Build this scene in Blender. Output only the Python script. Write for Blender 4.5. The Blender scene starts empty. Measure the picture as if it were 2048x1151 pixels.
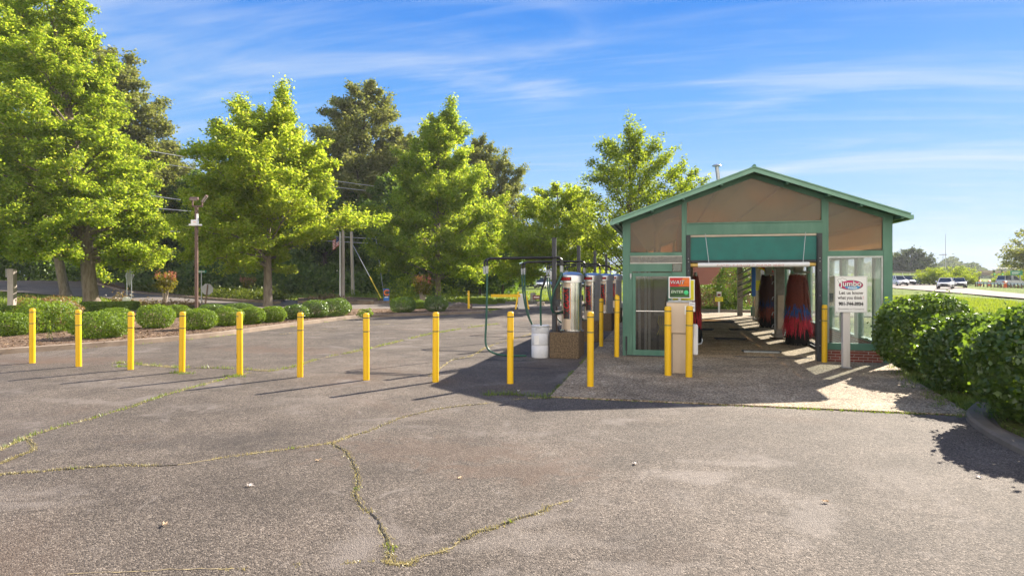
import bpy, math, random
import numpy as np
from mathutils import Vector, Matrix

# ------------------------------------------------------------------ camera, sky, sun, exposure
S = bpy.context.scene
COL = S.collection
FPX, HOR, CAMH, YAW = 1270.0, 553.0, 2.05, math.radians(13.54)      # the photo's focal length (px at 2048 wide), horizon row, eye height, yaw
cam_d = bpy.data.cameras.new('camera')
cam_d.sensor_width = 36.0
cam_d.lens = 36.0*FPX/2048.0
cam_d.shift_y = -(575.5-HOR)/2048.0
cam_d.clip_start, cam_d.clip_end = 0.05, 8000
cam = bpy.data.objects.new('camera', cam_d); COL.objects.link(cam)
cam.location = (0, 0, CAMH); cam.rotation_euler = (math.pi/2, 0, YAW)
S.camera = cam

SUN_AZ, SUN_EL = math.radians(31.0), math.radians(31.0)             # azimuth clockwise from +Y
W = bpy.data.worlds.new('World'); S.world = W; W.use_nodes = True
def build_world():
    nt = W.node_tree; N = nt.nodes; L = nt.links
    N.clear()
    out = N.new('ShaderNodeOutputWorld'); bg = N.new('ShaderNodeBackground')
    bg.inputs['Strength'].default_value = 0.10
    sky = N.new('ShaderNodeTexSky'); sky.sky_type = 'NISHITA'; sky.sun_disc = False
    sky.sun_elevation = SUN_EL; sky.sun_rotation = SUN_AZ
    sky.altitude = 100; sky.air_density = 1.15; sky.dust_density = 0.25; sky.ozone_density = 3.2
    hs = N.new('ShaderNodeHueSaturation'); hs.inputs['Saturation'].default_value = 1.22; hs.inputs['Value'].default_value = 1.0
    L.new(sky.outputs[0], hs.inputs['Color'])
    tc = N.new('ShaderNodeTexCoord'); sep0 = N.new('ShaderNodeSeparateXYZ'); L.new(tc.outputs['Generated'], sep0.inputs[0])
    gr = N.new('ShaderNodeValToRGB'); e = gr.color_ramp.elements; K = 1/(0.10*2**1.58)
    stops = [(0.0, (.53,.70,.93)), (.06, (.46,.67,.95)), (.14, (.32,.58,.95)), (.25, (.15,.43,.93)), (.38, (.045,.275,.87)), (.62, (.03,.20,.70)), (1.0, (.02,.12,.48))]
    e[0].position = 0; e[1].position = 1; e[0].color = (*[c*K/8 for c in stops[0][1]], 1); e[1].color = (*[c*K/8 for c in stops[-1][1]], 1)
    for p_, c in stops[1:-1]: x = e.new(p_); x.color = (*[v*K/8 for v in c], 1)
    L.new(sep0.outputs['Z'], gr.inputs[0])
    g8 = N.new('ShaderNodeMix'); g8.data_type = 'RGBA'; g8.blend_type = 'MULTIPLY'; g8.inputs['Factor'].default_value = 1; g8.inputs['B'].default_value = (8, 8, 8, 1); L.new(gr.outputs[0], g8.inputs['A'])
    blend = N.new('ShaderNodeMix'); blend.data_type = 'RGBA'; blend.inputs['Factor'].default_value = 0.94; L.new(hs.outputs[0], blend.inputs['A']); L.new(g8.outputs['Result'], blend.inputs['B'])
    sep = N.new('ShaderNodeSeparateXYZ'); L.new(tc.outputs['Generated'], sep.inputs[0])
    zc = N.new('ShaderNodeMath'); zc.operation = 'MAXIMUM'; L.new(sep.outputs['Z'], zc.inputs[0]); zc.inputs[1].default_value = 0.0
    za = N.new('ShaderNodeMath'); za.operation = 'ADD'; L.new(zc.outputs[0], za.inputs[0]); za.inputs[1].default_value = 0.16
    def div(o):
        d = N.new('ShaderNodeMath'); d.operation = 'DIVIDE'; L.new(o, d.inputs[0]); L.new(za.outputs[0], d.inputs[1]); return d.outputs[0]
    cmb = N.new('ShaderNodeCombineXYZ'); L.new(div(sep.outputs['X']), cmb.inputs[0]); L.new(div(sep.outputs['Y']), cmb.inputs[1])
    def layer(scale, rot, loc, detail, dist, lo, hi):
        mp = N.new('ShaderNodeMapping'); mp.inputs['Scale'].default_value = scale; mp.inputs['Rotation'].default_value = (0, 0, rot); mp.inputs['Location'].default_value = loc
        mp.vector_type = 'TEXTURE' if False else 'POINT'
        L.new(cmb.outputs[0], mp.inputs[0])
        n = N.new('ShaderNodeTexNoise'); n.inputs['Scale'].default_value = 1.0; n.inputs['Detail'].default_value = detail; n.inputs['Roughness'].default_value = 0.55
        n.inputs['Distortion'].default_value = dist
        L.new(mp.outputs[0], n.inputs['Vector'])
        r = N.new('ShaderNodeMapRange'); r.interpolation_type = 'SMOOTHSTEP'; r.inputs['From Min'].default_value = lo; r.inputs['From Max'].default_value = hi
        L.new(n.outputs['Fac'], r.inputs['Value']); return r.outputs[0]
    a = layer((0.55, 1.7, 1), math.radians(-24), (3.1, 2.35, 0), 9, 1.3, 0.47, 0.74)
    b = layer((1.2, 9.5, 1), math.radians(-30), (1.2, 5.3, 0), 9, 0.6, 0.42, 0.80)
    mx = N.new('ShaderNodeMath'); mx.operation = 'MULTIPLY'; L.new(b, mx.inputs[0]); mx.inputs[1].default_value = 0.42
    ad = N.new('ShaderNodeMath'); ad.operation = 'ADD'; L.new(a, ad.inputs[0]); L.new(mx.outputs[0], ad.inputs[1])
    # clouds thicken towards the horizon
    hz = N.new('ShaderNodeMapRange'); hz.inputs['From Min'].default_value = 0.40; hz.inputs['From Max'].default_value = 0.02
    hz.inputs['To Min'].default_value = 0.62; hz.inputs['To Max'].default_value = 1.0; L.new(sep.outputs['Z'], hz.inputs['Value'])
    m2 = N.new('ShaderNodeMath'); m2.operation = 'MULTIPLY'; m2.use_clamp = True; L.new(ad.outputs[0], m2.inputs[0]); L.new(hz.outputs[0], m2.inputs[1])
    m3 = N.new('ShaderNodeMath'); m3.operation = 'MULTIPLY'; L.new(m2.outputs[0], m3.inputs[0]); m3.inputs[1].default_value = 0.62
    mix = N.new('ShaderNodeMix'); mix.data_type = 'RGBA'
    L.new(m3.outputs[0], mix.inputs['Factor']); L.new(blend.outputs['Result'], mix.inputs['A']); mix.inputs['B'].default_value = (2.75, 3.02, 3.3, 1)
    # unseen bright cloud sheet added behind the viewer as fill for the shaded front
    dp = N.new('ShaderNodeVectorMath'); dp.operation = 'DOT_PRODUCT'; L.new(tc.outputs['Generated'], dp.inputs[0]); dp.inputs[1].default_value = (math.sin(YAW), -math.cos(YAW), -0.25)
    r2 = N.new('ShaderNodeMapRange'); r2.interpolation_type = 'SMOOTHSTEP'; r2.inputs['From Min'].default_value = 0.05; r2.inputs['From Max'].default_value = 0.60; r2.inputs['To Max'].default_value = 0.92; L.new(dp.outputs['Value'], r2.inputs['Value'])
    n3 = N.new('ShaderNodeTexNoise'); n3.inputs['Scale'].default_value = 2.2; n3.inputs['Detail'].default_value = 6; L.new(tc.outputs['Generated'], n3.inputs['Vector'])
    r3 = N.new('ShaderNodeMapRange'); r3.inputs['From Min'].default_value = .3; r3.inputs['From Max'].default_value = .6; r3.inputs['To Min'].default_value = .55; L.new(n3.outputs['Fac'], r3.inputs['Value'])
    m4 = N.new('ShaderNodeMath'); m4.operation = 'MULTIPLY'; m4.use_clamp = True; L.new(r2.outputs[0], m4.inputs[0]); L.new(r3.outputs[0], m4.inputs[1])
    mix2 = N.new('ShaderNodeMix'); mix2.data_type = 'RGBA'; L.new(m4.outputs[0], mix2.inputs['Factor']); L.new(mix.outputs['Result'], mix2.inputs['A']); mix2.inputs['B'].default_value = (9.2, 8.3, 6.9, 1)
    L.new(mix2.outputs['Result'], bg.inputs['Color']); L.new(bg.outputs[0], out.inputs[0])
build_world()
sun_d = bpy.data.lights.new('sun', 'SUN'); sun_d.energy = 5.0; sun_d.angle = math.radians(0.53); sun_d.color = (1.0, 0.90, 0.76)
sun = bpy.data.objects.new('sun', sun_d); COL.objects.link(sun)
to_sun = Vector((math.sin(SUN_AZ)*math.cos(SUN_EL), math.cos(SUN_AZ)*math.cos(SUN_EL), math.sin(SUN_EL)))
sun.rotation_euler = to_sun.to_track_quat('Z', 'Y').to_euler(); sun.location = (20, 20, 40)
S.view_settings.view_transform = 'Standard'; S.view_settings.look = 'None'; S.view_settings.gamma = 1.0
S.view_settings.exposure = 1.58
S.render.engine = 'CYCLES'
S.cycles.max_bounces = 8; S.cycles.transparent_max_bounces = 16; S.cycles.transmission_bounces = 6
S.cycles.caustics_reflective = False; S.cycles.caustics_refractive = False
S.cycles.use_denoising = True

# ------------------------------------------------------------------ photo geometry: where a photo pixel meets the ground
FW = (-math.sin(YAW), math.cos(YAW)); RT = (math.cos(YAW), math.sin(YAW))
def ray(px, py):
    a = (px-1024)/FPX
    return (FW[0]+RT[0]*a, FW[1]+RT[1]*a, (HOR-py)/FPX)
def G(px, py, z=0.0):
    r = ray(px, py); t = (z-CAMH)/r[2]
    return (r[0]*t, r[1]*t)
def D(px, d):                                   # ground point under a pixel column at forward distance d
    r = ray(px, 0); return (r[0]*d, r[1]*d)
def ZH(py, d): return CAMH+(HOR-py)/FPX*d       # height of a pixel row at forward distance d
def sstep(a, b, x):
    t = np.clip((np.asarray(x, float)-a)/(b-a), 0, 1); return t*t*(3-2*t)
def tz(x, y):                                    # terrain height
    return 1.5*sstep(46, 84, -np.asarray(x, float)) + 0.34*sstep(13, 27, x)
def tzf(x, y): return float(tz(x, y))

# ------------------------------------------------------------------ helpers
def link(o, parent=None):
    COL.objects.link(o)
    if parent is not None: o.parent = parent
    return o
def tag(o, label=None, cat=None, group=None, kind=None):
    if label: o['label'] = label
    if cat: o['category'] = cat
    if group: o['group'] = group
    if kind: o['kind'] = kind
    return o
def thing(name, label, cat, loc=(0, 0, 0), rz=0.0, group=None):
    o = bpy.data.objects.new(name, None); COL.objects.link(o); o.empty_display_size = 0.1
    o.location = loc; o.rotation_euler = (0, 0, rz)
    return tag(o, label, cat, group)
def dup(root, loc, rz=None, label=None, scale=None):
    r = root.copy(); COL.objects.link(r); r.location = loc
    if rz is not None: r.rotation_euler = (0, 0, rz)
    if label: r['label'] = label
    if scale is not None: r.scale = scale if hasattr(scale, '__len__') else (scale,)*3
    for ch in KIDS.get(root.name, []):
        c = ch.copy(); COL.objects.link(c); c.parent = r; KIDS.setdefault(r.name, []).append(c)
        for g in KIDS.get(ch.name, []):
            d = g.copy(); COL.objects.link(d); d.parent = c; KIDS.setdefault(c.name, []).append(d)
    return r
KIDS = {}
class MB:
    """collects shapes and links them as ONE mesh object"""
    def __init__(s): s.v = []; s.f = []; s.m = []; s.mi = 0
    def add(s, vs, fs):
        o = len(s.v); s.v += [tuple(v) for v in vs]
        for f in fs: s.f.append(tuple(i+o for i in f)); s.m.append(s.mi)
        return s
    def box(s, x0, x1, y0, y1, z0, z1):
        return s.add([(x0,y0,z0),(x1,y0,z0),(x1,y1,z0),(x0,y1,z0),(x0,y0,z1),(x1,y0,z1),(x1,y1,z1),(x0,y1,z1)],
                     [(0,3,2,1),(4,5,6,7),(0,1,5,4),(1,2,6,5),(2,3,7,6),(3,0,4,7)])
    def bbox(s, x0, x1, y0, y1, z0, z1, b=0.01):      # box with chamfered edges
        vs = []; 
        for z, i in ((z0, b), (z0+b, 0), (z1-b, 0), (z1, b)):
            e = b
            vs += [(x0+i+e,y0+i,z),(x1-i-e,y0+i,z),(x1-i,y0+i+e,z),(x1-i,y1-i-e,z),(x1-i-e,y1-i,z),(x0+i+e,y1-i,z),(x0+i,y1-i-e,z),(x0+i,y0+i+e,z)]
        fs = [tuple(range(7,-1,-1)), tuple(range(24,32))]
        for k in range(3):
            for j in range(8):
                a = k*8+j; c = k*8+(j+1) % 8; fs.append((a, c, c+8, a+8))
        return s.add(vs, fs)
    def beam(s, a, b, w, h, up=(0,0,1)):               # box along a->b, w wide, h tall
        a = Vector(a); b = Vector(b); d = (b-a).normalized(); r = d.cross(Vector(up))
        r = r.normalized() if r.length > 1e-5 else Vector((1,0,0)); u = r.cross(d)
        vs = []
        for p in (a, b):
            for i, j in ((-1,-1),(1,-1),(1,1),(-1,1)): vs.append(p+r*(i*w/2)+u*(j*h/2))
        return s.add(vs, [(3,2,1,0),(4,5,6,7),(0,1,5,4),(1,2,6,5),(2,3,7,6),(3,0,4,7)])
    def tube(s, pts, rad, n=8, caps=True):
        pts = [Vector(p) for p in pts]; m = len(pts)
        rads = rad if hasattr(rad, '__len__') else [rad]*m
        vs = []; ref = None
        for i, p in enumerate(pts):
            t = (pts[min(i+1, m-1)]-pts[max(i-1, 0)]).normalized()
            if ref is None:
                ref = t.cross(Vector((0,0,1))) if abs(t.z) < 0.95 else t.cross(Vector((1,0,0)))
            ref = (ref-t*ref.dot(t)).normalized(); bi = t.cross(ref)
            for k in range(n):
                a = 2*math.pi*k/n; vs.append(p+(ref*math.cos(a)+bi*math.sin(a))*rads[i])
        fs = []
        for i in range(m-1):
            for k in range(n):
                a = i*n+k; b = i*n+(k+1) % n; fs.append((a, b, b+n, a+n))
        if caps: fs += [tuple(range(n-1,-1,-1)), tuple(range((m-1)*n, m*n))]
        return s.add(vs, fs)
    def lathe(s, prof, n=24, c=(0,0,0), a0=0.0, a1=2*math.pi):
        full = abs(a1-a0-2*math.pi) < 1e-6; k = n if full else n+1
        vs = []
        for r, z in prof:
            for i in range(k):
                a = a0+(a1-a0)*i/n; vs.append((c[0]+r*math.cos(a), c[1]+r*math.sin(a), c[2]+z))
        fs = []
        for j in range(len(prof)-1):
            for i in range(n):
                a = j*k+i; b = j*k+((i+1) % k); fs.append((a, b, b+k, a+k))
        if full:
            if prof[0][0] > 1e-6: fs.append(tuple(range(k-1,-1,-1)))
            if prof[-1][0] > 1e-6: fs.append(tuple(range((len(prof)-1)*k, len(prof)*k)))
        return s.add(vs, fs)
    def prism(s, poly, y0, y1):                        # polygon in x,z extruded along y (poly counter-clockwise seen from -y)
        n = len(poly)
        vs = [(x, y0, z) for x, z in poly]+[(x, y1, z) for x, z in poly]
        fs = [tuple(range(n)), tuple(range(2*n-1, n-1, -1))]+[(i, i+n, (i+1) % n+n, (i+1) % n) for i in range(n)]
        return s.add(vs, fs)
    def slab(s, poly, z0, z1):                         # polygon in x,y extruded up
        n = len(poly)
        vs = [(x, y, z0) for x, y in poly]+[(x, y, z1) for x, y in poly]
        fs = [tuple(range(n-1,-1,-1)), tuple(range(n, 2*n))]+[(i, (i+1) % n, (i+1) % n+n, i+n) for i in range(n)]
        return s.add(vs, fs)
    def build(s, name, mat, parent=None, smooth=False, loc=None, rz=None):
        me = bpy.data.meshes.new(name); me.from_pydata(s.v, [], s.f); me.update()
        for m in (mat if isinstance(mat, (list, tuple)) else [mat] if mat else []): me.materials.append(m)
        if any(s.m): me.polygons.foreach_set('material_index', s.m)
        if smooth:
            me.polygons.foreach_set('use_smooth', [True]*len(me.polygons))
            me.set_sharp_from_angle(angle=math.radians(smooth if smooth is not True else 40))
        o = bpy.data.objects.new(name, me); link(o, parent)
        if parent is not None: KIDS.setdefault(parent.name, []).append(o)
        if loc is not None: o.location = loc
        if rz is not None: o.rotation_euler = (0, 0, rz)
        return o
def np_mesh(name, V, F, mat, parent=None, smooth=False):          # V (n,3), F (m,k) arrays -> one mesh object
    me = bpy.data.meshes.new(name); k = F.shape[1]
    me.vertices.add(len(V)); me.vertices.foreach_set('co', np.ascontiguousarray(V, np.float32).ravel())
    me.loops.add(F.size); me.loops.foreach_set('vertex_index', np.ascontiguousarray(F, np.int32).ravel())
    me.polygons.add(len(F)); me.polygons.foreach_set('loop_start', np.arange(0, F.size, k, dtype=np.int32))
    me.update(calc_edges=True)
    me.materials.append(mat)
    if smooth: me.polygons.foreach_set('use_smooth', np.ones(len(F), bool))
    o = bpy.data.objects.new(name, me); link(o, parent)
    if parent is not None: KIDS.setdefault(parent.name, []).append(o)
    return o
def text(name, s, size, mat, parent, loc, rot=(math.pi/2, 0, 0), bold=0.0, shear=0.0, wrap=None, width=None, space=1.0, label=None):
    cu = bpy.data.curves.new(name, 'FONT'); cu.body = s; cu.size = size; cu.align_x = 'CENTER'; cu.align_y = 'CENTER'
    cu.offset = bold; cu.shear = shear; cu.space_line = space; cu.resolution_u = 3
    t = bpy.data.objects.new(name+'_curve', cu); COL.objects.link(t)
    dg = bpy.context.evaluated_depsgraph_get()
    me = bpy.data.meshes.new_from_object(t.evaluated_get(dg)); bpy.data.objects.remove(t); bpy.data.curves.remove(cu)
    if width:
        xs = [v.co.x for v in me.vertices]; k = width/(max(xs)-min(xs)) if xs else 1
        for v in me.vertices: v.co.x *= k
    if wrap: wrap(me)
    me.materials.clear(); me.materials.append(mat); me.name = name
    o = bpy.data.objects.new(name, me); link(o, parent)
    if parent is not None: KIDS.setdefault(parent.name, []).append(o)
    if not wrap: o.location = loc; o.rotation_euler = rot
    if label: o['label'] = label
    return o

# ------------------------------------------------------------------ materials
M = {}
def mat(name, col, rough=0.6, metal=0.0, var=0.0, vscale=3.0, bump=0.0, bscale=40.0, spec=0.5, stretch=(1,1,1), coat=0.0, col2=None, lo=0.35, hi=0.7, detail=6):
    m = bpy.data.materials.new(name); m.use_nodes = True
    nt = m.node_tree; p = nt.nodes['Principled BSDF']; N = nt.nodes; L = nt.links
    p.inputs['Roughness'].default_value = rough; p.inputs['Metallic'].default_value = metal
    p.inputs['Specular IOR Level'].default_value = spec; p.inputs['Coat Weight'].default_value = coat
    c = (*col, 1); p.inputs['Base Color'].default_value = c
    if var or col2 or bump:
        tc = N.new('ShaderNodeTexCoord'); mp = N.new('ShaderNodeMapping'); mp.inputs['Scale'].default_value = stretch
        L.new(tc.outputs['Object'], mp.inputs[0])
    if var or col2:
        n = N.new('ShaderNodeTexNoise'); n.inputs['Scale'].default_value = vscale; n.inputs['Detail'].default_value = detail; n.inputs['Roughness'].default_value = 0.62
        L.new(mp.outputs[0], n.inputs['Vector'])
        r = N.new('ShaderNodeValToRGB'); r.color_ramp.elements[0].position = lo; r.color_ramp.elements[1].position = hi
        c2 = col2 if col2 else tuple(min(1, x*(1+var)) for x in col)
        c1 = col if col2 else tuple(x*(1-var) for x in col)
        r.color_ramp.elements[0].color = (*c1, 1); r.color_ramp.elements[1].color = (*c2, 1)
        L.new(n.outputs['Fac'], r.inputs[0]); L.new(r.outputs[0], p.inputs['Base Color'])
        rr = N.new('ShaderNodeMapRange'); rr.inputs['To Min'].default_value = max(0, rough-0.12); rr.inputs['To Max'].default_value = min(1, rough+0.12)
        L.new(n.outputs['Fac'], rr.inputs['Value']); L.new(rr.outputs[0], p.inputs['Roughness'])
    if bump:
        n2 = N.new('ShaderNodeTexNoise'); n2.inputs['Scale'].default_value = bscale; n2.inputs['Detail'].default_value = 4
        L.new(mp.outputs[0], n2.inputs['Vector'])
        b = N.new('ShaderNodeBump'); b.inputs['Strength'].default_value = bump; b.inputs['Distance'].default_value = 0.02
        L.new(n2.outputs['Fac'], b.inputs['Height']); L.new(b.outputs[0], p.inputs['Normal'])
    M[name] = m; return m
def leaf_mat(name, cols, trans, tmix=0.5, rough=0.45, gloss=0.06):
    m = bpy.data.materials.new(name); m.use_nodes = True; nt = m.node_tree; N = nt.nodes; L = nt.links; N.clear()
    out = N.new('ShaderNodeOutputMaterial'); g = N.new('ShaderNodeNewGeometry')
    def ramp(cs):
        r = N.new('ShaderNodeValToRGB'); e = r.color_ramp.elements
        e[0].position = 0.0; e[0].color = (*cs[0], 1); e[1].position = 1.0; e[1].color = (*cs[-1], 1)
        for i, c in enumerate(cs[1:-1]): x = e.new((i+1)/(len(cs)-1)); x.color = (*c, 1)
        L.new(g.outputs['Random Per Island'], r.inputs[0]); return r.outputs[0]
    d = N.new('ShaderNodeBsdfDiffuse'); t = N.new('ShaderNodeBsdfTranslucent'); L.new(ramp(cols), d.inputs[0]); L.new(ramp(trans), t.inputs[0])
    mx = N.new('ShaderNodeMixShader'); mx.inputs[0].default_value = tmix; L.new(d.outputs[0], mx.inputs[1]); L.new(t.outputs[0], mx.inputs[2])
    gl = N.new('ShaderNodeBsdfGlossy'); gl.inputs['Roughness'].default_value = rough; gl.inputs['Color'].default_value = (0.8, 0.85, 0.8, 1)
    m2 = N.new('ShaderNodeMixShader'); m2.inputs[0].default_value = gloss; L.new(mx.outputs[0], m2.inputs[1]); L.new(gl.outputs[0], m2.inputs[2])
    L.new(m2.outputs[0], out.inputs[0]); M[name] = m; return m
def ground_mat(name, stops, big, mid, fine, speck, bumpd, rough=0.85, spec=0.25, patch=None, spots=None):
    """stops: dark..light aggregate colours by cell; big / mid: noise scales that shade it; fine: aggregate cell scale"""
    m = bpy.data.materials.new(name); m.use_nodes = True; nt = m.node_tree; N = nt.nodes; L = nt.links; p = N['Principled BSDF']
    p.inputs['Roughness'].default_value = rough; p.inputs['Specular IOR Level'].default_value = spec
    geo = N.new('ShaderNodeNewGeometry'); pos = geo.outputs['Position']
    vo = N.new('ShaderNodeTexVoronoi'); vo.inputs['Scale'].default_value = fine; L.new(pos, vo.inputs['Vector'])
    sx = N.new('ShaderNodeSeparateColor'); L.new(vo.outputs['Color'], sx.inputs[0])
    r = N.new('ShaderNodeValToRGB'); e = r.color_ramp.elements
    e[0].position = 0; e[0].color = (*stops[0], 1); e[1].position = 1; e[1].color = (*stops[-1], 1)
    for i, c in enumerate(stops[1:-1]): x = e.new((i+1)/(len(stops)-1)); x.color = (*c, 1)
    L.new(sx.outputs[0], r.inputs[0])
    def noise(sc, det=5, dist=0.3, rg=0.6):
        n = N.new('ShaderNodeTexNoise'); n.inputs['Scale'].default_value = sc; n.inputs['Detail'].default_value = det; n.inputs['Distortion'].default_value = dist; n.inputs['Roughness'].default_value = rg
        L.new(pos, n.inputs['Vector']); return n.outputs['Fac']
    def rng(o, a, b, c, d, sm=True):
        q = N.new('ShaderNodeMapRange'); q.interpolation_type = 'SMOOTHSTEP' if sm else 'LINEAR'
        for k, v in zip(('From Min','From Max','To Min','To Max'), (a, b, c, d)): q.inputs[k].default_value = v
        L.new(o, q.inputs['Value']); return q.outputs[0]
    def mul(a, b):
        q = N.new('ShaderNodeMath'); q.operation = 'MULTIPLY'; L.new(a, q.inputs[0]); L.new(b, q.inputs[1]); return q.outputs[0]
    shade = mul(rng(noise(big), .3, .7, 1-speck, 1+speck*0.75), rng(noise(mid, 6), .3, .7, 1-speck*.8, 1+speck*.7))
    shade = mul(shade, rng(noise(9.0, 6, 0, .7), .3, .7, .9, 1.1))
    vm = N.new('ShaderNodeMix'); vm.data_type = 'RGBA'; vm.blend_type = 'MULTIPLY'; vm.inputs['Factor'].default_value = 1
    L.new(r.outputs[0], vm.inputs['A']); L.new(shade, vm.inputs['B']); col = vm.outputs['Result']
    for (psc, lo, hi, pcol, amt) in (patch or []):
        q = N.new('ShaderNodeMix'); q.data_type = 'RGBA'; L.new(rng(noise(psc, 6, 0.6, .65), lo, hi, 0, amt), q.inputs['Factor'])
        L.new(col, q.inputs['A']); q.inputs['B'].default_value = (*pcol, 1); col = q.outputs['Result']
    for (sx_, sy_, rx_, ry_, rot_, scol, amt) in (spots or []):
        mp = N.new('ShaderNodeMapping'); mp.vector_type = 'TEXTURE'; mp.inputs['Location'].default_value = (sx_, sy_, 0); mp.inputs['Rotation'].default_value = (0, 0, rot_); mp.inputs['Scale'].default_value = (rx_, ry_, 1)
        L.new(pos, mp.inputs[0]); ln = N.new('ShaderNodeVectorMath'); ln.operation = 'LENGTH'; L.new(mp.outputs[0], ln.inputs[0])
        sm_ = N.new('ShaderNodeMath'); sm_.operation = 'ADD'; L.new(ln.outputs['Value'], sm_.inputs[0]); L.new(rng(noise(2.6, 6, .8, .7), .3, .7, -.75, .75, False), sm_.inputs[1])
        q = N.new('ShaderNodeMix'); q.data_type = 'RGBA'; L.new(rng(sm_.outputs[0], .35, 1.05, amt, 0), q.inputs['Factor'])
        L.new(col, q.inputs['A']); q.inputs['B'].default_value = (*scol, 1); col = q.outputs['Result']
    L.new(col, p.inputs['Base Color'])
    b = N.new('ShaderNodeBump'); b.inputs['Strength'].default_value = 0.9; b.inputs['Distance'].default_value = bumpd; b.invert = True
    L.new(vo.outputs['Distance'], b.inputs['Height']); L.new(b.outputs[0], p.inputs['Normal'])
    M[name] = m; return m
def glass_mat(name, tint, clear=0.8, rough=0.02, haze=0.0, hazecol=(.6,.62,.6), hscale=2.0, glowcol=None):
    """window glass the sun passes through: part see-through, part mirror, part dusty film, with an optional second colour for painted glow"""
    m = bpy.data.materials.new(name); m.use_nodes = True; nt = m.node_tree; N = nt.nodes; L = nt.links; N.clear()
    out = N.new('ShaderNodeOutputMaterial'); tr = N.new('ShaderNodeBsdfTransparent'); tr.inputs[0].default_value = (*tint, 1)
    gl = N.new('ShaderNodeBsdfGlossy'); gl.inputs['Roughness'].default_value = rough; gl.inputs['Color'].default_value = (.9,.92,.92,1)
    fr = N.new('ShaderNodeLayerWeight'); fr.inputs['Blend'].default_value = 0.5
    pw = N.new('ShaderNodeMath'); pw.operation = 'POWER'; L.new(fr.outputs['Facing'], pw.inputs[0]); pw.inputs[1].default_value = 5.0
    ad = N.new('ShaderNodeMath'); ad.operation = 'MULTIPLY_ADD'; ad.use_clamp = True; L.new(pw.outputs[0], ad.inputs[0]); ad.inputs[1].default_value = .9; ad.inputs[2].default_value = (1-clear)*.5+.02
    mx = N.new('ShaderNodeMixShader'); L.new(ad.outputs[0], mx.inputs[0]); L.new(tr.outputs[0], mx.inputs[1]); L.new(gl.outputs[0], mx.inputs[2])
    last = mx.outputs[0]
    if haze:
        di = N.new('ShaderNodeBsdfDiffuse'); di.inputs[0].default_value = (*hazecol, 1); tl = N.new('ShaderNodeBsdfTranslucent'); tl.inputs[0].default_value = (*hazecol, 1)
        if glowcol:
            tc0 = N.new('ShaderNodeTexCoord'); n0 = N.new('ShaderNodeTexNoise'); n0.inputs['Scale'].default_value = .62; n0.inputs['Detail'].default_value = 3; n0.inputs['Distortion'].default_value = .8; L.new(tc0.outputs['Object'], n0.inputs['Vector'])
            r0 = N.new('ShaderNodeValToRGB'); r0.color_ramp.elements[0].position = .46; r0.color_ramp.elements[1].position = .56; r0.color_ramp.elements[0].color = (*hazecol, 1); r0.color_ramp.elements[1].color = (*glowcol, 1); L.new(n0.outputs['Fac'], r0.inputs[0])
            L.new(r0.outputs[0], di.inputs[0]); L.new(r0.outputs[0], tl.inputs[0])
        dm = N.new('ShaderNodeMixShader'); dm.inputs[0].default_value = 0.5; L.new(di.outputs[0], dm.inputs[1]); L.new(tl.outputs[0], dm.inputs[2])
        tc = N.new('ShaderNodeTexCoord'); n = N.new('ShaderNodeTexNoise'); n.inputs['Scale'].default_value = hscale; n.inputs['Detail'].default_value = 2; L.new(tc.outputs['Object'], n.inputs['Vector'])
        rr = N.new('ShaderNodeMapRange'); rr.inputs['From Min'].default_value = .3; rr.inputs['From Max'].default_value = .7; rr.inputs['To Min'].default_value = haze*.6; rr.inputs['To Max'].default_value = min(1, haze*1.3)
        L.new(n.outputs['Fac'], rr.inputs['Value'])
        m3 = N.new('ShaderNodeMixShader'); L.new(rr.outputs[0], m3.inputs[0]); L.new(last, m3.inputs[1]); L.new(dm.outputs[0], m3.inputs[2]); last = m3.outputs[0]
    L.new(last, out.inputs[0]); M[name] = m; return m
def brick_mat(name, c1, c2, mortar, w=0.203, h=0.0677, ax=('X','Z')):
    m = bpy.data.materials.new(name); m.use_nodes = True; nt = m.node_tree; N = nt.nodes; L = nt.links; p = N['Principled BSDF']; p.inputs['Roughness'].default_value = .85
    tc = N.new('ShaderNodeTexCoord'); sp = N.new('ShaderNodeSeparateXYZ'); L.new(tc.outputs['Object'], sp.inputs[0])
    s = N.new('ShaderNodeMath'); s.operation = 'ADD'; L.new(sp.outputs['X'], s.inputs[0]); L.new(sp.outputs['Y'], s.inputs[1])
    cb = N.new('ShaderNodeCombineXYZ'); L.new(s.outputs[0], cb.inputs[0]); L.new(sp.outputs['Z'], cb.inputs[1])
    b = N.new('ShaderNodeTexBrick'); b.inputs['Color1'].default_value = (*c1,1); b.inputs['Color2'].default_value = (*c2,1); b.inputs['Mortar'].default_value = (*mortar,1)
    b.inputs['Scale'].default_value = 1; b.inputs['Brick Width'].default_value = w; b.inputs['Row Height'].default_value = h; b.inputs['Mortar Size'].default_value = 0.006; b.inputs['Bias'].default_value = -0.2
    L.new(cb.outputs[0], b.inputs['Vector']); L.new(b.outputs['Color'], p.inputs['Base Color'])
    bu = N.new('ShaderNodeBump'); bu.inputs['Strength'].default_value = .6; bu.inputs['Distance'].default_value = .01; bu.invert = True; L.new(b.outputs['Fac'], bu.inputs['Height']); L.new(bu.outputs[0], p.inputs['Normal'])
    M[name] = m; return m

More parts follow.
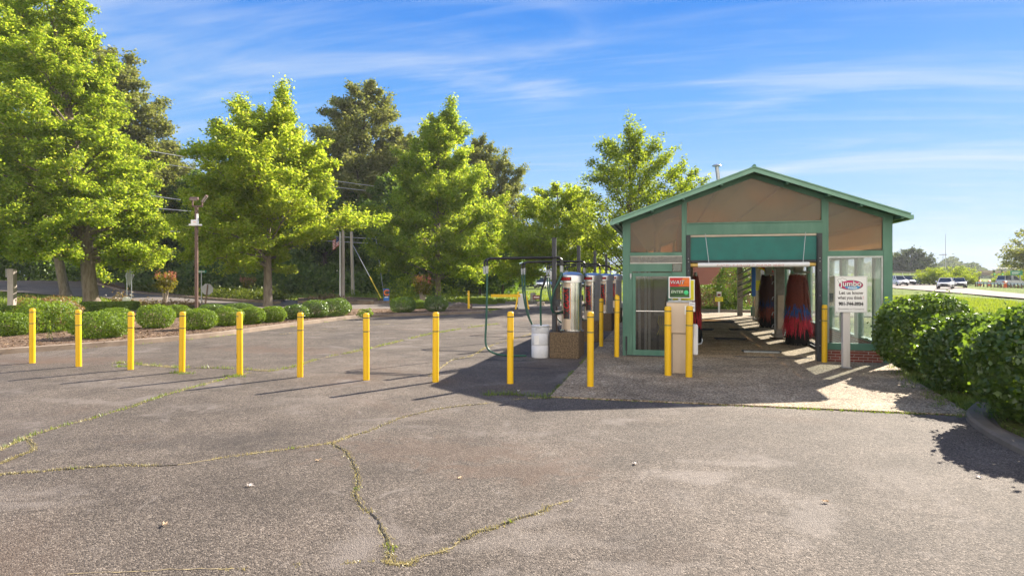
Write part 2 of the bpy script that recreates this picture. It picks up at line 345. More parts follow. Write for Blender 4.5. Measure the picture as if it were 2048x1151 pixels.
PALE, DARK, RUST = (.27,.235,.205), (.030,.027,.026), (.13,.082,.056)
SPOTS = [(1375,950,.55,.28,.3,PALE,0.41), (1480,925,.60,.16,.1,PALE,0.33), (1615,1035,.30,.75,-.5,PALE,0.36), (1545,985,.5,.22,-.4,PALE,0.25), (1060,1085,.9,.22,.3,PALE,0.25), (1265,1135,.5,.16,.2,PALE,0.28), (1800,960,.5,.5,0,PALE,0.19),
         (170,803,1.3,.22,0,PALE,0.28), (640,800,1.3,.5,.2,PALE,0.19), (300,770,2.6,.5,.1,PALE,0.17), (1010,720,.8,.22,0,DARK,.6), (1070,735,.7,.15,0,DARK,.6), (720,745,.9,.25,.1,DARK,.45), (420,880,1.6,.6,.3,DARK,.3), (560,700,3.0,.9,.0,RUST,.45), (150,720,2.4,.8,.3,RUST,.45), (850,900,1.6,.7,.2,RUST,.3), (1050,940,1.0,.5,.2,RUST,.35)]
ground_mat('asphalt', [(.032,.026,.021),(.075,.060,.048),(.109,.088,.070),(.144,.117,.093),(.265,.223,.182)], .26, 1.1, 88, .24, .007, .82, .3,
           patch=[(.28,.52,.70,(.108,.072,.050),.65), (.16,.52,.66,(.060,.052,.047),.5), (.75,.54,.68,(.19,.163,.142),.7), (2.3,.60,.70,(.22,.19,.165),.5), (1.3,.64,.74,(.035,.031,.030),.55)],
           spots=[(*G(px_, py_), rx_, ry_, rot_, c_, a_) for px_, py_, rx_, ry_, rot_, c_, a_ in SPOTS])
ground_mat('street_asphalt', [(.13,.112,.10),(.18,.155,.138),(.23,.20,.175)], .15, 1.0, 40, .16, .004, .9, .2)
ground_mat('aggregate_concrete', [(.10,.070,.040),(.215,.155,.092),(.32,.237,.145),(.415,.32,.207),(.61,.51,.37)], .5, 1.4, 48, .25, .012, .8, .3,
           patch=[(.7,.58,.75,(.07,.06,.05),.55)])
ground_mat('pale_concrete', [(.25,.21,.16),(.31,.265,.205),(.37,.32,.255)], .6, 2.5, 60, .2, .003, .85, .25, patch=[(1.2,.55,.75,(.16,.13,.10),.5)])
ground_mat('highway_concrete', [(.17,.14,.125),(.20,.168,.15),(.225,.19,.17)], .05, .5, 20, .1, .002, .9, .2)
ground_mat('mulch', [(.06,.036,.022),(.12,.075,.05),(.22,.15,.10),(.34,.26,.19)], .5, 2.0, 22, .3, .03, .95, .1, patch=[(1.0,.55,.7,(.10,.065,.042),.6)])
ground_mat('lawn', [(.060,.105,.012),(.105,.165,.018),(.165,.225,.025),(.22,.25,.05)], .12, .8, 16, .25, .05, .95, .1, patch=[(.25,.55,.75,(.21,.20,.06),.4)])
mat('kerb_concrete', (.17,.125,.09), .9, col2=(.28,.22,.165), vscale=1.6, bump=.25, bscale=60)
mat('gutter_concrete', (.15,.118,.085), .9, col2=(.25,.20,.15), vscale=1.6, bump=.25, bscale=60)
mat('yellow_sleeve', (.84,.50,.004), .42, var=.06, vscale=2.5, bump=.05, bscale=60)
def vary(name, lo, hi):
    nt = M[name].node_tree; N = nt.nodes; L = nt.links; p = N['Principled BSDF']; src = p.inputs['Base Color'].links[0].from_socket
    oi = N.new('ShaderNodeObjectInfo'); mr = N.new('ShaderNodeMapRange'); mr.inputs['To Min'].default_value = lo; mr.inputs['To Max'].default_value = hi; L.new(oi.outputs['Random'], mr.inputs['Value'])
    q = N.new('ShaderNodeMix'); q.data_type = 'RGBA'; q.blend_type = 'MULTIPLY'; q.inputs['Factor'].default_value = 1; L.new(src, q.inputs['A']); L.new(mr.outputs[0], q.inputs['B'])
    # grime: small brown specks and rubs
    tc = N.new('ShaderNodeTexCoord'); n = N.new('ShaderNodeTexNoise'); n.inputs['Scale'].default_value = 9; n.inputs['Detail'].default_value = 8; n.inputs['Roughness'].default_value = .72; L.new(tc.outputs['Object'], n.inputs['Vector'])
    r = N.new('ShaderNodeMapRange'); r.inputs['From Min'].default_value = .60; r.inputs['From Max'].default_value = .74; r.inputs['To Max'].default_value = .6; L.new(n.outputs['Fac'], r.inputs['Value'])
    g = N.new('ShaderNodeMix'); g.data_type = 'RGBA'; L.new(r.outputs[0], g.inputs['Factor']); L.new(q.outputs['Result'], g.inputs['A']); g.inputs['B'].default_value = (.34, .20, .03, 1)
    L.new(g.outputs['Result'], p.inputs['Base Color'])
vary('yellow_sleeve', .88, 1.04)
mat('stripe_tape', (.03,.07,.06), .5)
mat('scuff_black', (.015,.014,.012), .8)
mat('green_paint', (.060,.165,.118), .48, col2=(.12,.25,.185), vscale=2.2, lo=.38, hi=.75, bump=.06, bscale=25, stretch=(1,1,.35))
mat('roof_green', (.06,.17,.13), .42, col2=(.11,.25,.19), vscale=1.2)
mat('dark_soffit', (.05,.10,.08), .6)
mat('teal_vinyl', (.008,.135,.118), .55, var=.12, vscale=4)
mat('dark_steel', (.030,.034,.042), .5, var=.3, vscale=6)
mat('black_pipe', (.013,.013,.015), .33)
mat('galvanised', (.42,.44,.46), .42, metal=.85, var=.15, vscale=12)
mat('lid_steel', (.66,.65,.64), .38, metal=1.0, var=.06, vscale=3)
mat('stainless', (.70,.69,.68), .20, metal=1.0, var=.05, vscale=3)
mat('brushed_tan', (.62,.50,.385), .40, metal=.35, col2=(.42,.31,.215), vscale=1.8, lo=.5, hi=.85, stretch=(1,1,.6))
mat('white_plastic', (.74,.74,.75), .45, var=.05, vscale=4)
mat('drum_white', (.66,.67,.71), .5, col2=(.50,.51,.55), vscale=5, lo=.5, hi=.8)
mat('white_paint', (.80,.79,.77), .5)
mat('weathered_white', (.62,.58,.54), .7, col2=(.42,.37,.32), vscale=5, lo=.45, hi=.8, stretch=(1,1,.2))
mat('yellow_pipe', (.80,.55,.16), .5, var=.1)
mat('yellow_board', (.82,.72,.03), .55)
mat('hose_green', (.010,.075,.050), .38)
mat('exposed_aggregate', (.065,.043,.024), .9, col2=(.22,.155,.09), vscale=27, lo=.36, hi=.68, bump=.8, bscale=55)
mat('decal_black', (.030,.026,.024), .45)
mat('red_print', (.50,.010,.010), .45)
mat('orange_print', (.70,.16,.012), .45)
mat('green_print', (.05,.22,.03), .45)
mat('bright_green_print', (.05,.60,.22), .4)
mat('teal_print', (.02,.30,.28), .45)
mat('blue_print', (.02,.16,.55), .45)
mat('magenta_print', (.55,.03,.14), .45)
mat('yellow_print', (.85,.62,.02), .45)
mat('black_print', (.02,.02,.022), .5)
mat('grey_print', (.10,.09,.08), .5)
mat('maroon_paint', (.14,.02,.03), .5)
mat('bronze_pole', (.105,.058,.044), .5, var=.15)
mat('bark', (.115,.088,.066), .95, col2=(.26,.215,.17), vscale=7, bump=.8, bscale=14, stretch=(1,1,.22))
mat('dark_bark', (.05,.038,.028), .95, col2=(.11,.088,.068), vscale=6, bump=.6, bscale=10, stretch=(1,1,.25))
mat('pale_bark', (.30,.25,.20), .9, col2=(.42,.36,.29), vscale=6)
mat('brown_wood', (.12,.072,.042), .85, col2=(.20,.13,.08), vscale=5, stretch=(1,1,.15))
mat('pole_wood', (.34,.29,.26), .9, col2=(.46,.41,.38), vscale=4, stretch=(1,1,.1))
mat('wire_black', (.035,.035,.04), .5)
mat('wire_pale', (.42,.43,.46), .5)
mat('interior_board', (.46,.40,.32), .7, var=.15)
mat('terracotta_board', (.50,.20,.10), .7, var=.12)
mat('grey_equipment', (.24,.235,.22), .6, var=.2, vscale=6)
mat('bristle_red', (.20,.030,.022), .75, var=.5, vscale=30)
mat('bristle_rust', (.22,.045,.030), .75, var=.5, vscale=30)
mat('bristle_blue', (.02,.11,.42), .7, var=.4, vscale=30)
mat('bristle_crimson', (.60,.025,.055), .7, var=.4, vscale=30)
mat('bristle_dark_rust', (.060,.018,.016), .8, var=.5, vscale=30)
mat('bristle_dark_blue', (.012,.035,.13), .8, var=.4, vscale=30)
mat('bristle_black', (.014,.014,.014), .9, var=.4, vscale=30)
mat('blue_paint', (.02,.12,.50), .45)
mat('red_paint', (.45,.02,.015), .5)
mat('dry_grass', (.42,.33,.10), .95, col2=(.30,.27,.08), vscale=8)
mat('crack_soil', (.16,.12,.07), .95, col2=(.42,.34,.17), vscale=18, lo=.35, hi=.6)
mat('fallen_tan', (.55,.40,.25), .8); mat('fallen_pale', (.74,.66,.60), .8)
mat('rubber', (.02,.02,.022), .8); mat('chrome', (.7,.7,.72), .2, metal=1)
mat('sign_back', (.33,.33,.34), .55, metal=.4, var=.1)
mat('sign_green', (.01,.21,.11), .45)
mat('orange_plastic', (.85,.16,.03), .5)
mat('flag_blue', (.02,.03,.14), .7)
mat('boulder', (.075,.062,.055), .95, col2=(.16,.13,.11), vscale=4, bump=.6, bscale=9)
mat('lamp_lens', (.30,.27,.25), .3)
mat('headlamp', (.85,.85,.83), .1)
mat('signal_yellow', (.55,.34,.02), .5)
for nm, c in dict(car_white=(.78,.78,.80), car_dark=(.022,.026,.034), car_silver=(.42,.44,.47), car_blue=(.03,.07,.20), car_black=(.012,.012,.014), car_red=(.35,.02,.02)).items(): mat(nm, c, .25, coat=.6)
glass_mat('window_glass', (.94,.97,.96), .93, .02, .10, (.66,.70,.69), 1.5)
glass_mat('side_glass', (.96,.98,.97), .97, .02, .10, (.80,.84,.82), 1.5)
glass_mat('door_glass', (.68,.68,.65), .90, .03, .05, (.30,.28,.25), 2.0)
glass_mat('polycarbonate', (.80,.66,.48), .95, .22, .21, (.46,.37,.27), 1.1, glowcol=(.60,.34,.19))  # orange glow of light through the gable painted in as noise blotches
glass_mat('clerestory_panel', (.8,.66,.5), .95, .3, .5, (.62,.50,.36), 1.0)
mat('car_glass', (.03,.04,.05), .06, coat=.5)
brick_mat('red_brick', (.22,.050,.036), (.30,.080,.055), (.42,.36,.31))
# foliage: diffuse colours, then the light that passes through a leaf
leaf_mat('maple_leaf', [(0.094,0.152,0.018),(0.135,0.205,0.023),(0.180,0.254,0.030),(0.238,0.271,0.041)], [(0.300,0.440,0.022),(0.440,0.590,0.032),(0.590,0.710,0.050),(0.680,0.660,0.080)], .57, .5, .02)
leaf_mat('oak_leaf', [(0.107,0.160,0.018),(0.152,0.217,0.023),(0.197,0.262,0.030),(0.254,0.279,0.041)], [(0.340,0.480,0.022),(0.490,0.630,0.032),(0.640,0.740,0.050),(0.720,0.680,0.090)], .57, .5, .02)
leaf_mat('pale_leaf', [(0.095,0.149,0.016),(0.149,0.209,0.022),(0.230,0.277,0.030)], [(0.270,0.378,0.014),(0.446,0.553,0.022),(0.567,0.634,0.041)], .5, .5, .02)
leaf_mat('olive_leaf', [(0.110,0.130,0.040),(0.160,0.185,0.055),(0.250,0.250,0.095)], [(0.240,0.290,0.030),(0.360,0.400,0.060),(0.480,0.460,0.120)], .4, gloss=.03)
leaf_mat('woodland_leaf', [(0.055,0.100,0.027),(0.087,0.150,0.030),(0.150,0.211,0.044)], [(0.137,0.243,0.022),(0.230,0.380,0.032),(0.354,0.488,0.054)], .4, gloss=.03)
leaf_mat('boxwood_leaf', [(.085,.145,.012),(.125,.195,.016),(.18,.25,.024)], [(.20,.32,.012),(.32,.45,.02)], .45, .5, .03)
leaf_mat('holly_leaf', [(0.044,0.085,0.016),(0.071,0.124,0.020),(0.122,0.183,0.029)], [(0.159,0.268,0.015),(0.268,0.415,0.024)], .40, .36, .05)
leaf_mat('juniper_leaf', [(0.054,0.086,0.012),(0.090,0.120,0.017),(0.144,0.156,0.026)], [(0.120,0.180,0.012),(0.204,0.240,0.024)], .35, gloss=.015)
leaf_mat('bronze_leaf', [(0.100,0.090,0.020),(0.200,0.120,0.045),(0.300,0.160,0.075)], [(0.250,0.200,0.030),(0.380,0.220,0.060)], .45)
leaf_mat('myrtle_leaf', [(0.090,0.110,0.014),(0.150,0.150,0.018),(0.220,0.160,0.030)], [(0.260,0.270,0.014),(0.360,0.280,0.030)], .5, gloss=.02)
leaf_mat('myrtle_bloom', [(.45,.14,.08),(.55,.20,.12),(.50,.10,.10)], [(.6,.22,.10),(.6,.16,.12)], .45)
leaf_mat('grass_blade', [(.075,.13,.012),(.13,.19,.016),(.20,.235,.03)], [(.20,.30,.01),(.34,.42,.02)], .5)
leaf_mat('lawn_blade', [(.10,.165,.012),(.16,.225,.016),(.21,.25,.03)], [(.28,.38,.01),(.40,.46,.02)], .5)
leaf_mat('straw_blade', [(.36,.29,.11),(.48,.39,.18),(.33,.30,.10)], [(.45,.38,.13),(.5,.43,.17)], .35)
leaf_mat('far_leaf', [(0.050,0.075,0.022),(0.075,0.100,0.030),(0.110,0.130,0.042)], [(0.090,0.130,0.020),(0.150,0.180,0.040)], .4, .5, .02)
leaf_mat('blossom_white', [(.7,.68,.55),(.6,.58,.4)], [(.6,.58,.45),(.6,.55,.4)], .4)
# ------------------------------------------------------------------ the setting: ground, lot, roads, beds
rng = np.random.default_rng(7); random.seed(7)
def GT(px, py):
    z = 0.0
    for _ in range(12):
        x, y = G(px, py, min(z, 1.45)); z = 0.5*z+0.5*tzf(x, y)
    return (x, y)
def structure(o, label=None): o['kind'] = 'structure'; return o
def terrain():
    ax = np.concatenate([np.array([-3000,-1500,-800,-400,-250,-180]), np.arange(-140, 141, 2.0), np.array([180,250,400,800,1500,3000])])
    ay = np.concatenate([np.array([-600,-200,-80]), np.arange(-40, 181, 2.0), np.array([220,300,420,700,1200,2200,4000])])
    X, Y = np.meshgrid(ax, ay, indexing='ij'); Z = tz(X, Y)-0.06
    Z = Z+np.where((X > 7) | (X < -30), 0.035*np.sin(X*.37+1.3*np.sin(Y*.21))*np.cos(Y*.31), 0)
    V = np.stack([X, Y, Z], -1).reshape(-1, 3); n, m = X.shape
    i, j = np.meshgrid(np.arange(n-1), np.arange(m-1), indexing='ij'); a = (i*m+j).ravel()
    structure(np_mesh('ground', V, np.stack([a, a+m, a+m+1, a+1], -1), M['lawn'], smooth=True))
terrain()
def strip(name, A, B, z, mt, sub=6):
    """ground sheet between two edge polylines of equal length"""
    b = MB(); P_ = []
    for (a0, a1), (b0, b1) in zip(zip(A, A[1:]), zip(B, B[1:])):
        for k in range(sub): P_.append([(a0[i]+(a1[i]-a0[i])*k/sub, b0[i]+(b1[i]-b0[i])*k/sub) for i in (0, 1)])
    P_.append([(A[-1][i], B[-1][i]) for i in (0, 1)])
    cols = 5; vs = []
    for (xa, xb), (ya, yb) in P_:
        for c in range(cols):
            t = c/(cols-1); x = xa+(xb-xa)*t; y = ya+(yb-ya)*t; vs.append((x, y, tzf(x, y)+z))
    fs = []
    for i in range(len(P_)-1):
        for c in range(cols-1): a = i*cols+c; fs.append((a, a+1, a+cols+1, a+cols))
    b.add(vs, fs); return structure(b.build(name, mt))
def sweep(b, path, prof, zfun=None):
    """profile [(offset to the left of travel, z)] swept along a ground path"""
    n = len(path); k = len(prof); vs = []
    for i, p in enumerate(path):
        q0 = Vector(path[max(i-1, 0)]); q1 = Vector(path[min(i+1, n-1)]); t = (q1-q0).normalized(); nn = Vector((-t.y, t.x))
        for o, z in prof: vs.append((p[0]+nn.x*o, p[1]+nn.y*o, z+(zfun(*p) if zfun else 0)))
    fs = [(i*k+j, i*k+j+1, (i+1)*k+j+1, (i+1)*k+j) for i in range(n-1) for j in range(k-1)]
    fs += [tuple(range(k-1, -1, -1)), tuple(range((n-1)*k, n*k))]
    b.add(vs, fs)
def smooth_path(pts, sub=5):
    P_ = [Vector(p) for p in pts]; out = []
    for i in range(len(P_)-1):
        p0 = P_[max(i-1, 0)]; p1 = P_[i]; p2 = P_[i+1]; p3 = P_[min(i+2, len(P_)-1)]
        for k in range(sub):
            t = k/sub
            out.append(0.5*((2*p1)+(p2-p0)*t+(2*p0-5*p1+4*p2-p3)*t*t+(3*p1-p0-3*p2+p3)*t**3))
    out.append(P_[-1]); return [tuple(v) for v in out]
KERB = smooth_path([(-22,3.5),(-19.2,9.0),(-17.1,13.1),(-15.7,15.85),(-15.05,18),(-14.9,19.8),(-14.95,24),(-14.85,28.2),(-14.3,29.7),(-13.1,30.8),(-11.6,32.3),(-10.3,33.6),(-9.75,34.6),(-10.1,35.6),(-11.3,36.2),(-14,35.9)])
lot = MB(); lot.slab([(-60,-90),(-60,-8),(-24,1)]+[(x-.02, y) for x, y in KERB[:-12]]+[(-10.2,36.5),(-10,43),(14,40),(12,36.5),(4.6,36.3),(4.5,10.9),(4.28,10.2),(4.28,-8),(30,-10),(30,-90)], -.03, 0.0)
structure(lot.build('parking_lot', M['asphalt']))
ap = MB(); ap.slab([(-1.9,10.65),(4.3,10.66),(4.42,10.9),(4.62,12.4),(4.75,14.0),(5.0,15.4),(5.22,16.3),(5.22,38.0),(-1.9,38.0)], -.02, .022)
structure(ap.build('concrete_apron', M['aggregate_concrete']))
b = MB(); sweep(b, KERB, [(.20,-.02),(.19,.13),(.165,.15),(.03,.15),(.0,.13),(-.02,.0),(-.03,-.02)])
structure(b.build('kerb', M['kerb_concrete']))
KR = smooth_path([(4.95,11.4),(4.72,11.0),(4.48,10.55),(4.30,9.9),(4.2,8.8),(4.18,6),(4.22,2),(4.3,-7)])
prof = [(-.60,-.02),(-.59,.008),(-.10,.014),(-.05,.05),(.0,.075),(.16,.085),(.20,.06),(.21,-.02)]
b = MB(); sweep(b, KR[8:], [(-o, z) for o, z in prof][::-1]); structure(b.build('kerb', M['gutter_concrete']))
b = MB(); sweep(b, KR[:9], [(-.21,-.02),(-.20,.06),(-.16,.085),(-.0,.07),(.05,.05),(.10,.03),(.12,-.02)]); structure(b.build('kerb', M['gutter_concrete']))
ground_mat('lawn_soil', [(.10,.075,.04),(.12,.12,.03),(.13,.16,.025),(.20,.20,.05)], .6, 2.0, 30, .25, .02, .95, .1)
# planting beds
bed = MB(); bed.slab([(x-.1, y+.02) for x, y in KERB[2:-4]]+[(-14,36.2),(-20,34.4),(-26,32.3),(-32,29.2),(-37,24),(-35,14),(-28,5)], -.02, .125)
structure(bed.build('planting_bed', M['mulch']))
bed = MB(); bed.slab([(4.40,-7),(4.38,6),(4.42,9.9),(4.62,10.55),(4.85,11.1),(5.02,11.5),(4.95,13.2),(5.0,14.2),(5.2,15.3),(5.5,16.5),(5.6,20),(7.2,20),(7.0,8),(6.6,-7)], -.02, .075)
structure(bed.build('planting_bed', M['lawn_soil']))
# the street behind the bed and its planted median
far = [D(-120,92), D(0,88), D(130,86), GT(200,563), GT(300,576), GT(400,585), GT(520,595), GT(600,601), GT(700,607), GT(775,607), GT(840,605), GT(945,603), GT(1060,603), GT(1250,602)]
near = [D(-120,66), D(0,62), D(130,60), GT(200,594), GT(300,606), GT(400,613), GT(520,617), GT(640,619), GT(700,620), GT(760,620), GT(840,618), GT(945,616), GT(1060,617), GT(1250,620)]
strip('street', near, far, .03, M['street_asphalt'])
md = [GT(175,573), GT(250,583), GT(330,592), GT(420,600), GT(500,605), GT(560,608)]
md2 = [GT(175,568), GT(250,577), GT(330,582), GT(420,587), GT(500,592), GT(570,602)]
o = strip('planted_median', md, md2, .16, M['mulch'])
b = MB(); sweep(b, smooth_path(md), [(-.12,-.05),(-.10,.2),(.08,.2),(.1,.16)], tzf); structure(b.build('kerb', M['kerb_concrete']))
mb2 = [GT(596,606), GT(640,606), GT(700,608), GT(740,609), GT(780,606)]; mb3 = [GT(596,599), GT(640,598), GT(700,597), GT(740,598), GT(780,600)]
strip('planting_bed', mb2, mb3, .16, M['mulch'])
b = MB(); sweep(b, smooth_path(mb2), [(-.12,-.05),(-.10,.2),(.08,.2),(.1,.16)], tzf); structure(b.build('kerb', M['kerb_concrete']))
b = MB(); b.slab([G(715,608), G(748,609.5), G(748,607), G(715,606.5)], .0, .3); structure(b.build('kerb', M['kerb_concrete']))
# highway on the right
hn = [(19,25),(22,35),(24.8,47),(26.8,56.5),(29.5,76),(33.2,105.7),(37,140),(40,185),(38,240),(24,300)]
hf = [(25,22),(26,40),(31,59),(33.9,71.5),(37.2,85),(41.2,100),(51,132),(58,168),(60,225),(44,300)]
strip('highway', hn, hf, .05, M['highway_concrete'])
strip('highway', [(60,60),(64,90),(74,130),(90,180),(110,250)], [(74,55),(78,85),(88,125),(104,175),(125,245)], .06, M['highway_concrete'])
# far embankment with a road on top
def mound(name, pts, h, w, wt, mt):
    b = MB(); n = len(pts); prof = [(-w, -.3), (-wt, h), (wt, h), (w, -.3)]; sweep(b, pts, prof, lambda x, y: tzf(x, y)); return structure(b.build(name, mt))
mound('embankment', smooth_path([D(1500,240), D(1700,232), D(1800,228), D(1868,224)]), 3.0, 14, 4.5, M['lawn'])
b = MB(); sweep(b, smooth_path([D(1500,240), D(1700,232), D(1800,228), D(1868,224)]), [(-4.2,3.04),(4.2,3.04)], tzf); structure(b.build('embankment_road', M['highway_concrete']))

# cracks: soil-filled ribbons, dry grass and green tufts along them
CR = [
 ([(0,949),(60,944),(130,938),(215,932),(290,930),(360,928),(440,916),(520,905),(600,894),(660,885),(700,872),(740,860),(790,838),(850,822),(905,813),(960,808),(1020,800),(1060,797),(1098,795)], .030, .75, 1.0),
 ([(0,900),(30,885),(48,876),(100,858),(190,834),(280,808),(345,785),(410,768),(440,760),(470,752),(500,745)], .035, .95, 1.3),
 ([(48,876),(64,886),(62,900),(36,912),(12,922),(-10,930)], .035, .8, .9),
 ([(660,885),(690,903),(706,920),(715,945),(714,965),(712,990),(728,1010),(748,1030),(758,1045),(768,1070),(775,1097),(776,1122)], .026, .68, .8),
 ([(776,1122),(800,1126),(822,1128),(850,1112),(890,1098),(915,1080),(950,1065),(985,1056),(1030,1037),(1075,1024),(1100,1010),(1140,998)], .024, .66, .8),
 ([(776,1122),(720,1124),(660,1127),(600,1129),(540,1130),(470,1134),(400,1137),(330,1138),(250,1143),(120,1149)], .014, .16, .5),
 ([(235,726),(262,726),(300,731),(360,735),(420,736),(480,738),(540,742)], .05, 1.1, 2.1),
 ([(540,742),(580,735),(640,717),(700,705),(760,692),(820,677),(860,668),(940,655),(1000,647)], .035, .72, 1.9),
 ([(860,752),(900,722),(940,712),(985,690),(1040,674),(1075,664)], .04, .6, 1.2),
 ([(560,668),(620,662),(700,652),(780,648),(860,646),(940,649),(1030,652)], .03, .25, .8),
]
def blades(base, n_per, h, spread, w=0.006):
    base = np.asarray(base, float); n = len(base)*n_per
    P0 = np.repeat(base, n_per, 0)+np.concatenate([rng.normal(0, spread, (n, 2)), np.zeros((n, 1))], 1)
    az = rng.uniform(0, 2*np.pi, n); ln = h*rng.uniform(.4, 1.25, n); lean = rng.uniform(.15, 1.1, n)
    d = np.stack([np.cos(az)*np.sin(lean), np.sin(az)*np.sin(lean), np.cos(lean)], 1); s = np.stack([-np.sin(az), np.cos(az), np.zeros(n)], 1)*w*rng.uniform(.7, 1.5, n)[:, None]
    V = np.stack([P0-s, P0+s, P0+d*ln[:, None]], 1).reshape(-1, 3)
    return V
ribbon = MB(); gap_line = MB(); gb, sb, db = [], [], []
for pts, w, dens, hh in CR:
    path = smooth_path([G(*p) for p in pts], 8)
    # even steps with a small wander
    step = []; 
    for a, c in zip(path, path[1:]):
        a = Vector(a); c = Vector(c); k = max(1, int((c-a).length/.05))
        for i in range(k): step.append(a.lerp(c, i/k))
    wob = Vector((0, 0)); line = []
    for i, p in enumerate(step):
        wob = wob*.9+Vector((random.gauss(0, .006), random.gauss(0, .006))); line.append(p+wob)
    for k0 in range(0, len(line)-2, 40):
        seg = line[k0:k0+41]
        if random.random() > dens+.35: continue
        if len(seg) < 2: continue
        vs = []
        for i, p in enumerate(seg):
            t = (seg[min(i+1, len(seg)-1)]-seg[max(i-1, 0)]).normalized(); nn = Vector((-t.y, t.x)); ww = w*.5*(.18+.75*random.random()**1.6)
            vs += [(p.x-nn.x*ww, p.y-nn.y*ww, .004), (p.x+nn.x*ww, p.y+nn.y*ww, .004)]
        ribbon.add(vs, [(2*i, 2*i+1, 2*i+3, 2*i+2) for i in range(len(seg)-1)])
        if random.random() < .35:
            g2 = []; k_ = .22
            for i in range(len(seg)):
                a, c_ = vs[2*i], vs[2*i+1]; mx_, my_ = (a[0]+c_[0])/2+random.gauss(0, .003), (a[1]+c_[1])/2+random.gauss(0, .003); hw = .0035+.006*random.random(); t = (seg[min(i+1, len(seg)-1)]-seg[max(i-1, 0)]).normalized()
                g2 += [(mx_+t.y*hw, my_-t.x*hw, .0075), (mx_-t.y*hw, my_+t.x*hw, .0075)]
            gap_line.add(g2, [(2*i, 2*i+1, 2*i+3, 2*i+2) for i in range(len(seg)-1)])
    ph = random.random()*9
    for i, p in enumerate(line):
        on = .5+.5*math.sin(i*.11+ph)*math.sin(i*.037+ph*2)+random.gauss(0, .2)+.18*math.sin(i*.43+ph*3)
        if on > .93-dens:
            (sb if random.random() < (.985 if hh < 1.3 else .5) else gb).append((p.x, p.y, 0.0, hh))
            if random.random() < .02: gb.append((p.x, p.y, 0.0, hh*1.4))
structure(ribbon.build('pavement_cracks', M['crack_soil'])); structure(gap_line.build('pavement_cracks', mat('crack_gap', (.016,.014,.012), .95)))
# grass fringe along apron edge, kerbs and bollard feet
for x in np.arange(-1.9, 4.4, .06):
    if random.random() < (.35 if x < 1.5 else .9): gb.append((x, 10.63+random.gauss(0, .012), 0, .6+.5*(x > 2)))
for y in np.arange(10.7, 18, .05):
    if random.random() < .4+.3*math.sin(y*3): gb.append((-1.92+random.gauss(0, .01), y, 0, 1.1))
for x, y in smooth_path([(-1.95,10.55),(-2.6,10.75),(-3.0,10.6)], 6): gb += [(x, y, 0, 2.6)]*2
for (x, y) in KERB[10:70]:
    if random.random() < .35: gb += [(x+.08+random.gauss(0, .04), y+random.gauss(0, .1), 0, 1.6) for _ in range(3)]
for x, y in [(4.7,12.0),(4.8,12.9),(4.9,12.3),(5.0,11.7),(4.8,11.0),(4.75,10.2),(4.9,9.6),(4.95,14.2),(5.2,14.3),(4.85,13.6),(5.0,14.6),(5.1,15.1),(5.2,15.7),(4.5,10.6),(4.55,11.3),(4.62,11.8)]:
    gb += [(x+random.gauss(0, .16), y+random.gauss(0, .22), .03, 2.2) for _ in range(26)]
for x, y in [G(476,752), G(250,733), G(360,746)]: gb += [(x+random.gauss(0, .12), y+random.gauss(0, .05), 0, 1.6) for _ in range(12)]
def grass_obj(name, pts, mt, per, h, w=.006):
    pts = np.array(pts); Vs = []
    for hv in np.unique(pts[:, 3]):
        q = pts[pts[:, 3] == hv]; Vs.append(blades(q[:, :3], per, h*hv, .018*(.6+hv*.7), w))
    V = np.concatenate(Vs); o = np_mesh(name, V, np.arange(len(V)).reshape(-1, 3), mt); o['kind'] = 'stuff'; return o
grass_obj('weed_grass', gb, M['grass_blade'], 12, .045, .0045)
grass_obj('dry_grass', sb, M['straw_blade'], 12, .030, .0036)
# lawn blades where the lawn is near
n = 26000; d = 17+rng.random(n)**1.6*45; px = rng.uniform(1770, 2120, n); q = np.array([D(a, c) for a, c in zip(px, d)]); ok = (q[:, 0] > 6.6) & (q[:, 0] < 25.0-np.clip(56-q[:, 1], 0, 30)*.2); q = q[ok]
o = np_mesh('lawn_grass', blades(np.c_[q, tz(q[:, 0], 0)-.05], 3, .16, .10, .018), np.arange(len(q)*9).reshape(-1, 3), M['lawn_blade']); o['kind'] = 'stuff'
n = 16000; px = rng.uniform(-40, 1250, n); d = rng.uniform(44, 90, n); q = np.array([D(a, c) for a, c in zip(px, d)])
V = np.c_[q, tz(q[:, 0], 0)-.04]
def between(q):      # keep off the street
    keep = np.ones(len(q), bool); A = np.array(near); B = np.array(far)
    for i in range(len(A)-1):
        poly = np.array([A[i], A[i+1], B[i+1], B[i]]); ins = np.ones(len(q), bool); sgn = None
        for k in range(4):
            e = poly[(k+1) % 4]-poly[k]; c = e[0]*(q[:, 1]-poly[k][1])-e[1]*(q[:, 0]-poly[k][0]); ins &= (c > -.3)
        ins2 = np.ones(len(q), bool)
        for k in range(4):
            e = poly[(k+1) % 4]-poly[k]; c = e[0]*(q[:, 1]-poly[k][1])-e[1]*(q[:, 0]-poly[k][0]); ins2 &= (c < .3)
        keep &= ~(ins | ins2)
    return keep
V = V[between(q)]; V = V[~((V[:, 0] > -11) & (V[:, 0] < 9) & (V[:, 1] < 45))]
o = np_mesh('lawn_grass', blades(V, 3, .2, .14, .03), np.arange(len(V)*9).reshape(-1, 3), M['lawn_blade']); o['kind'] = 'stuff'
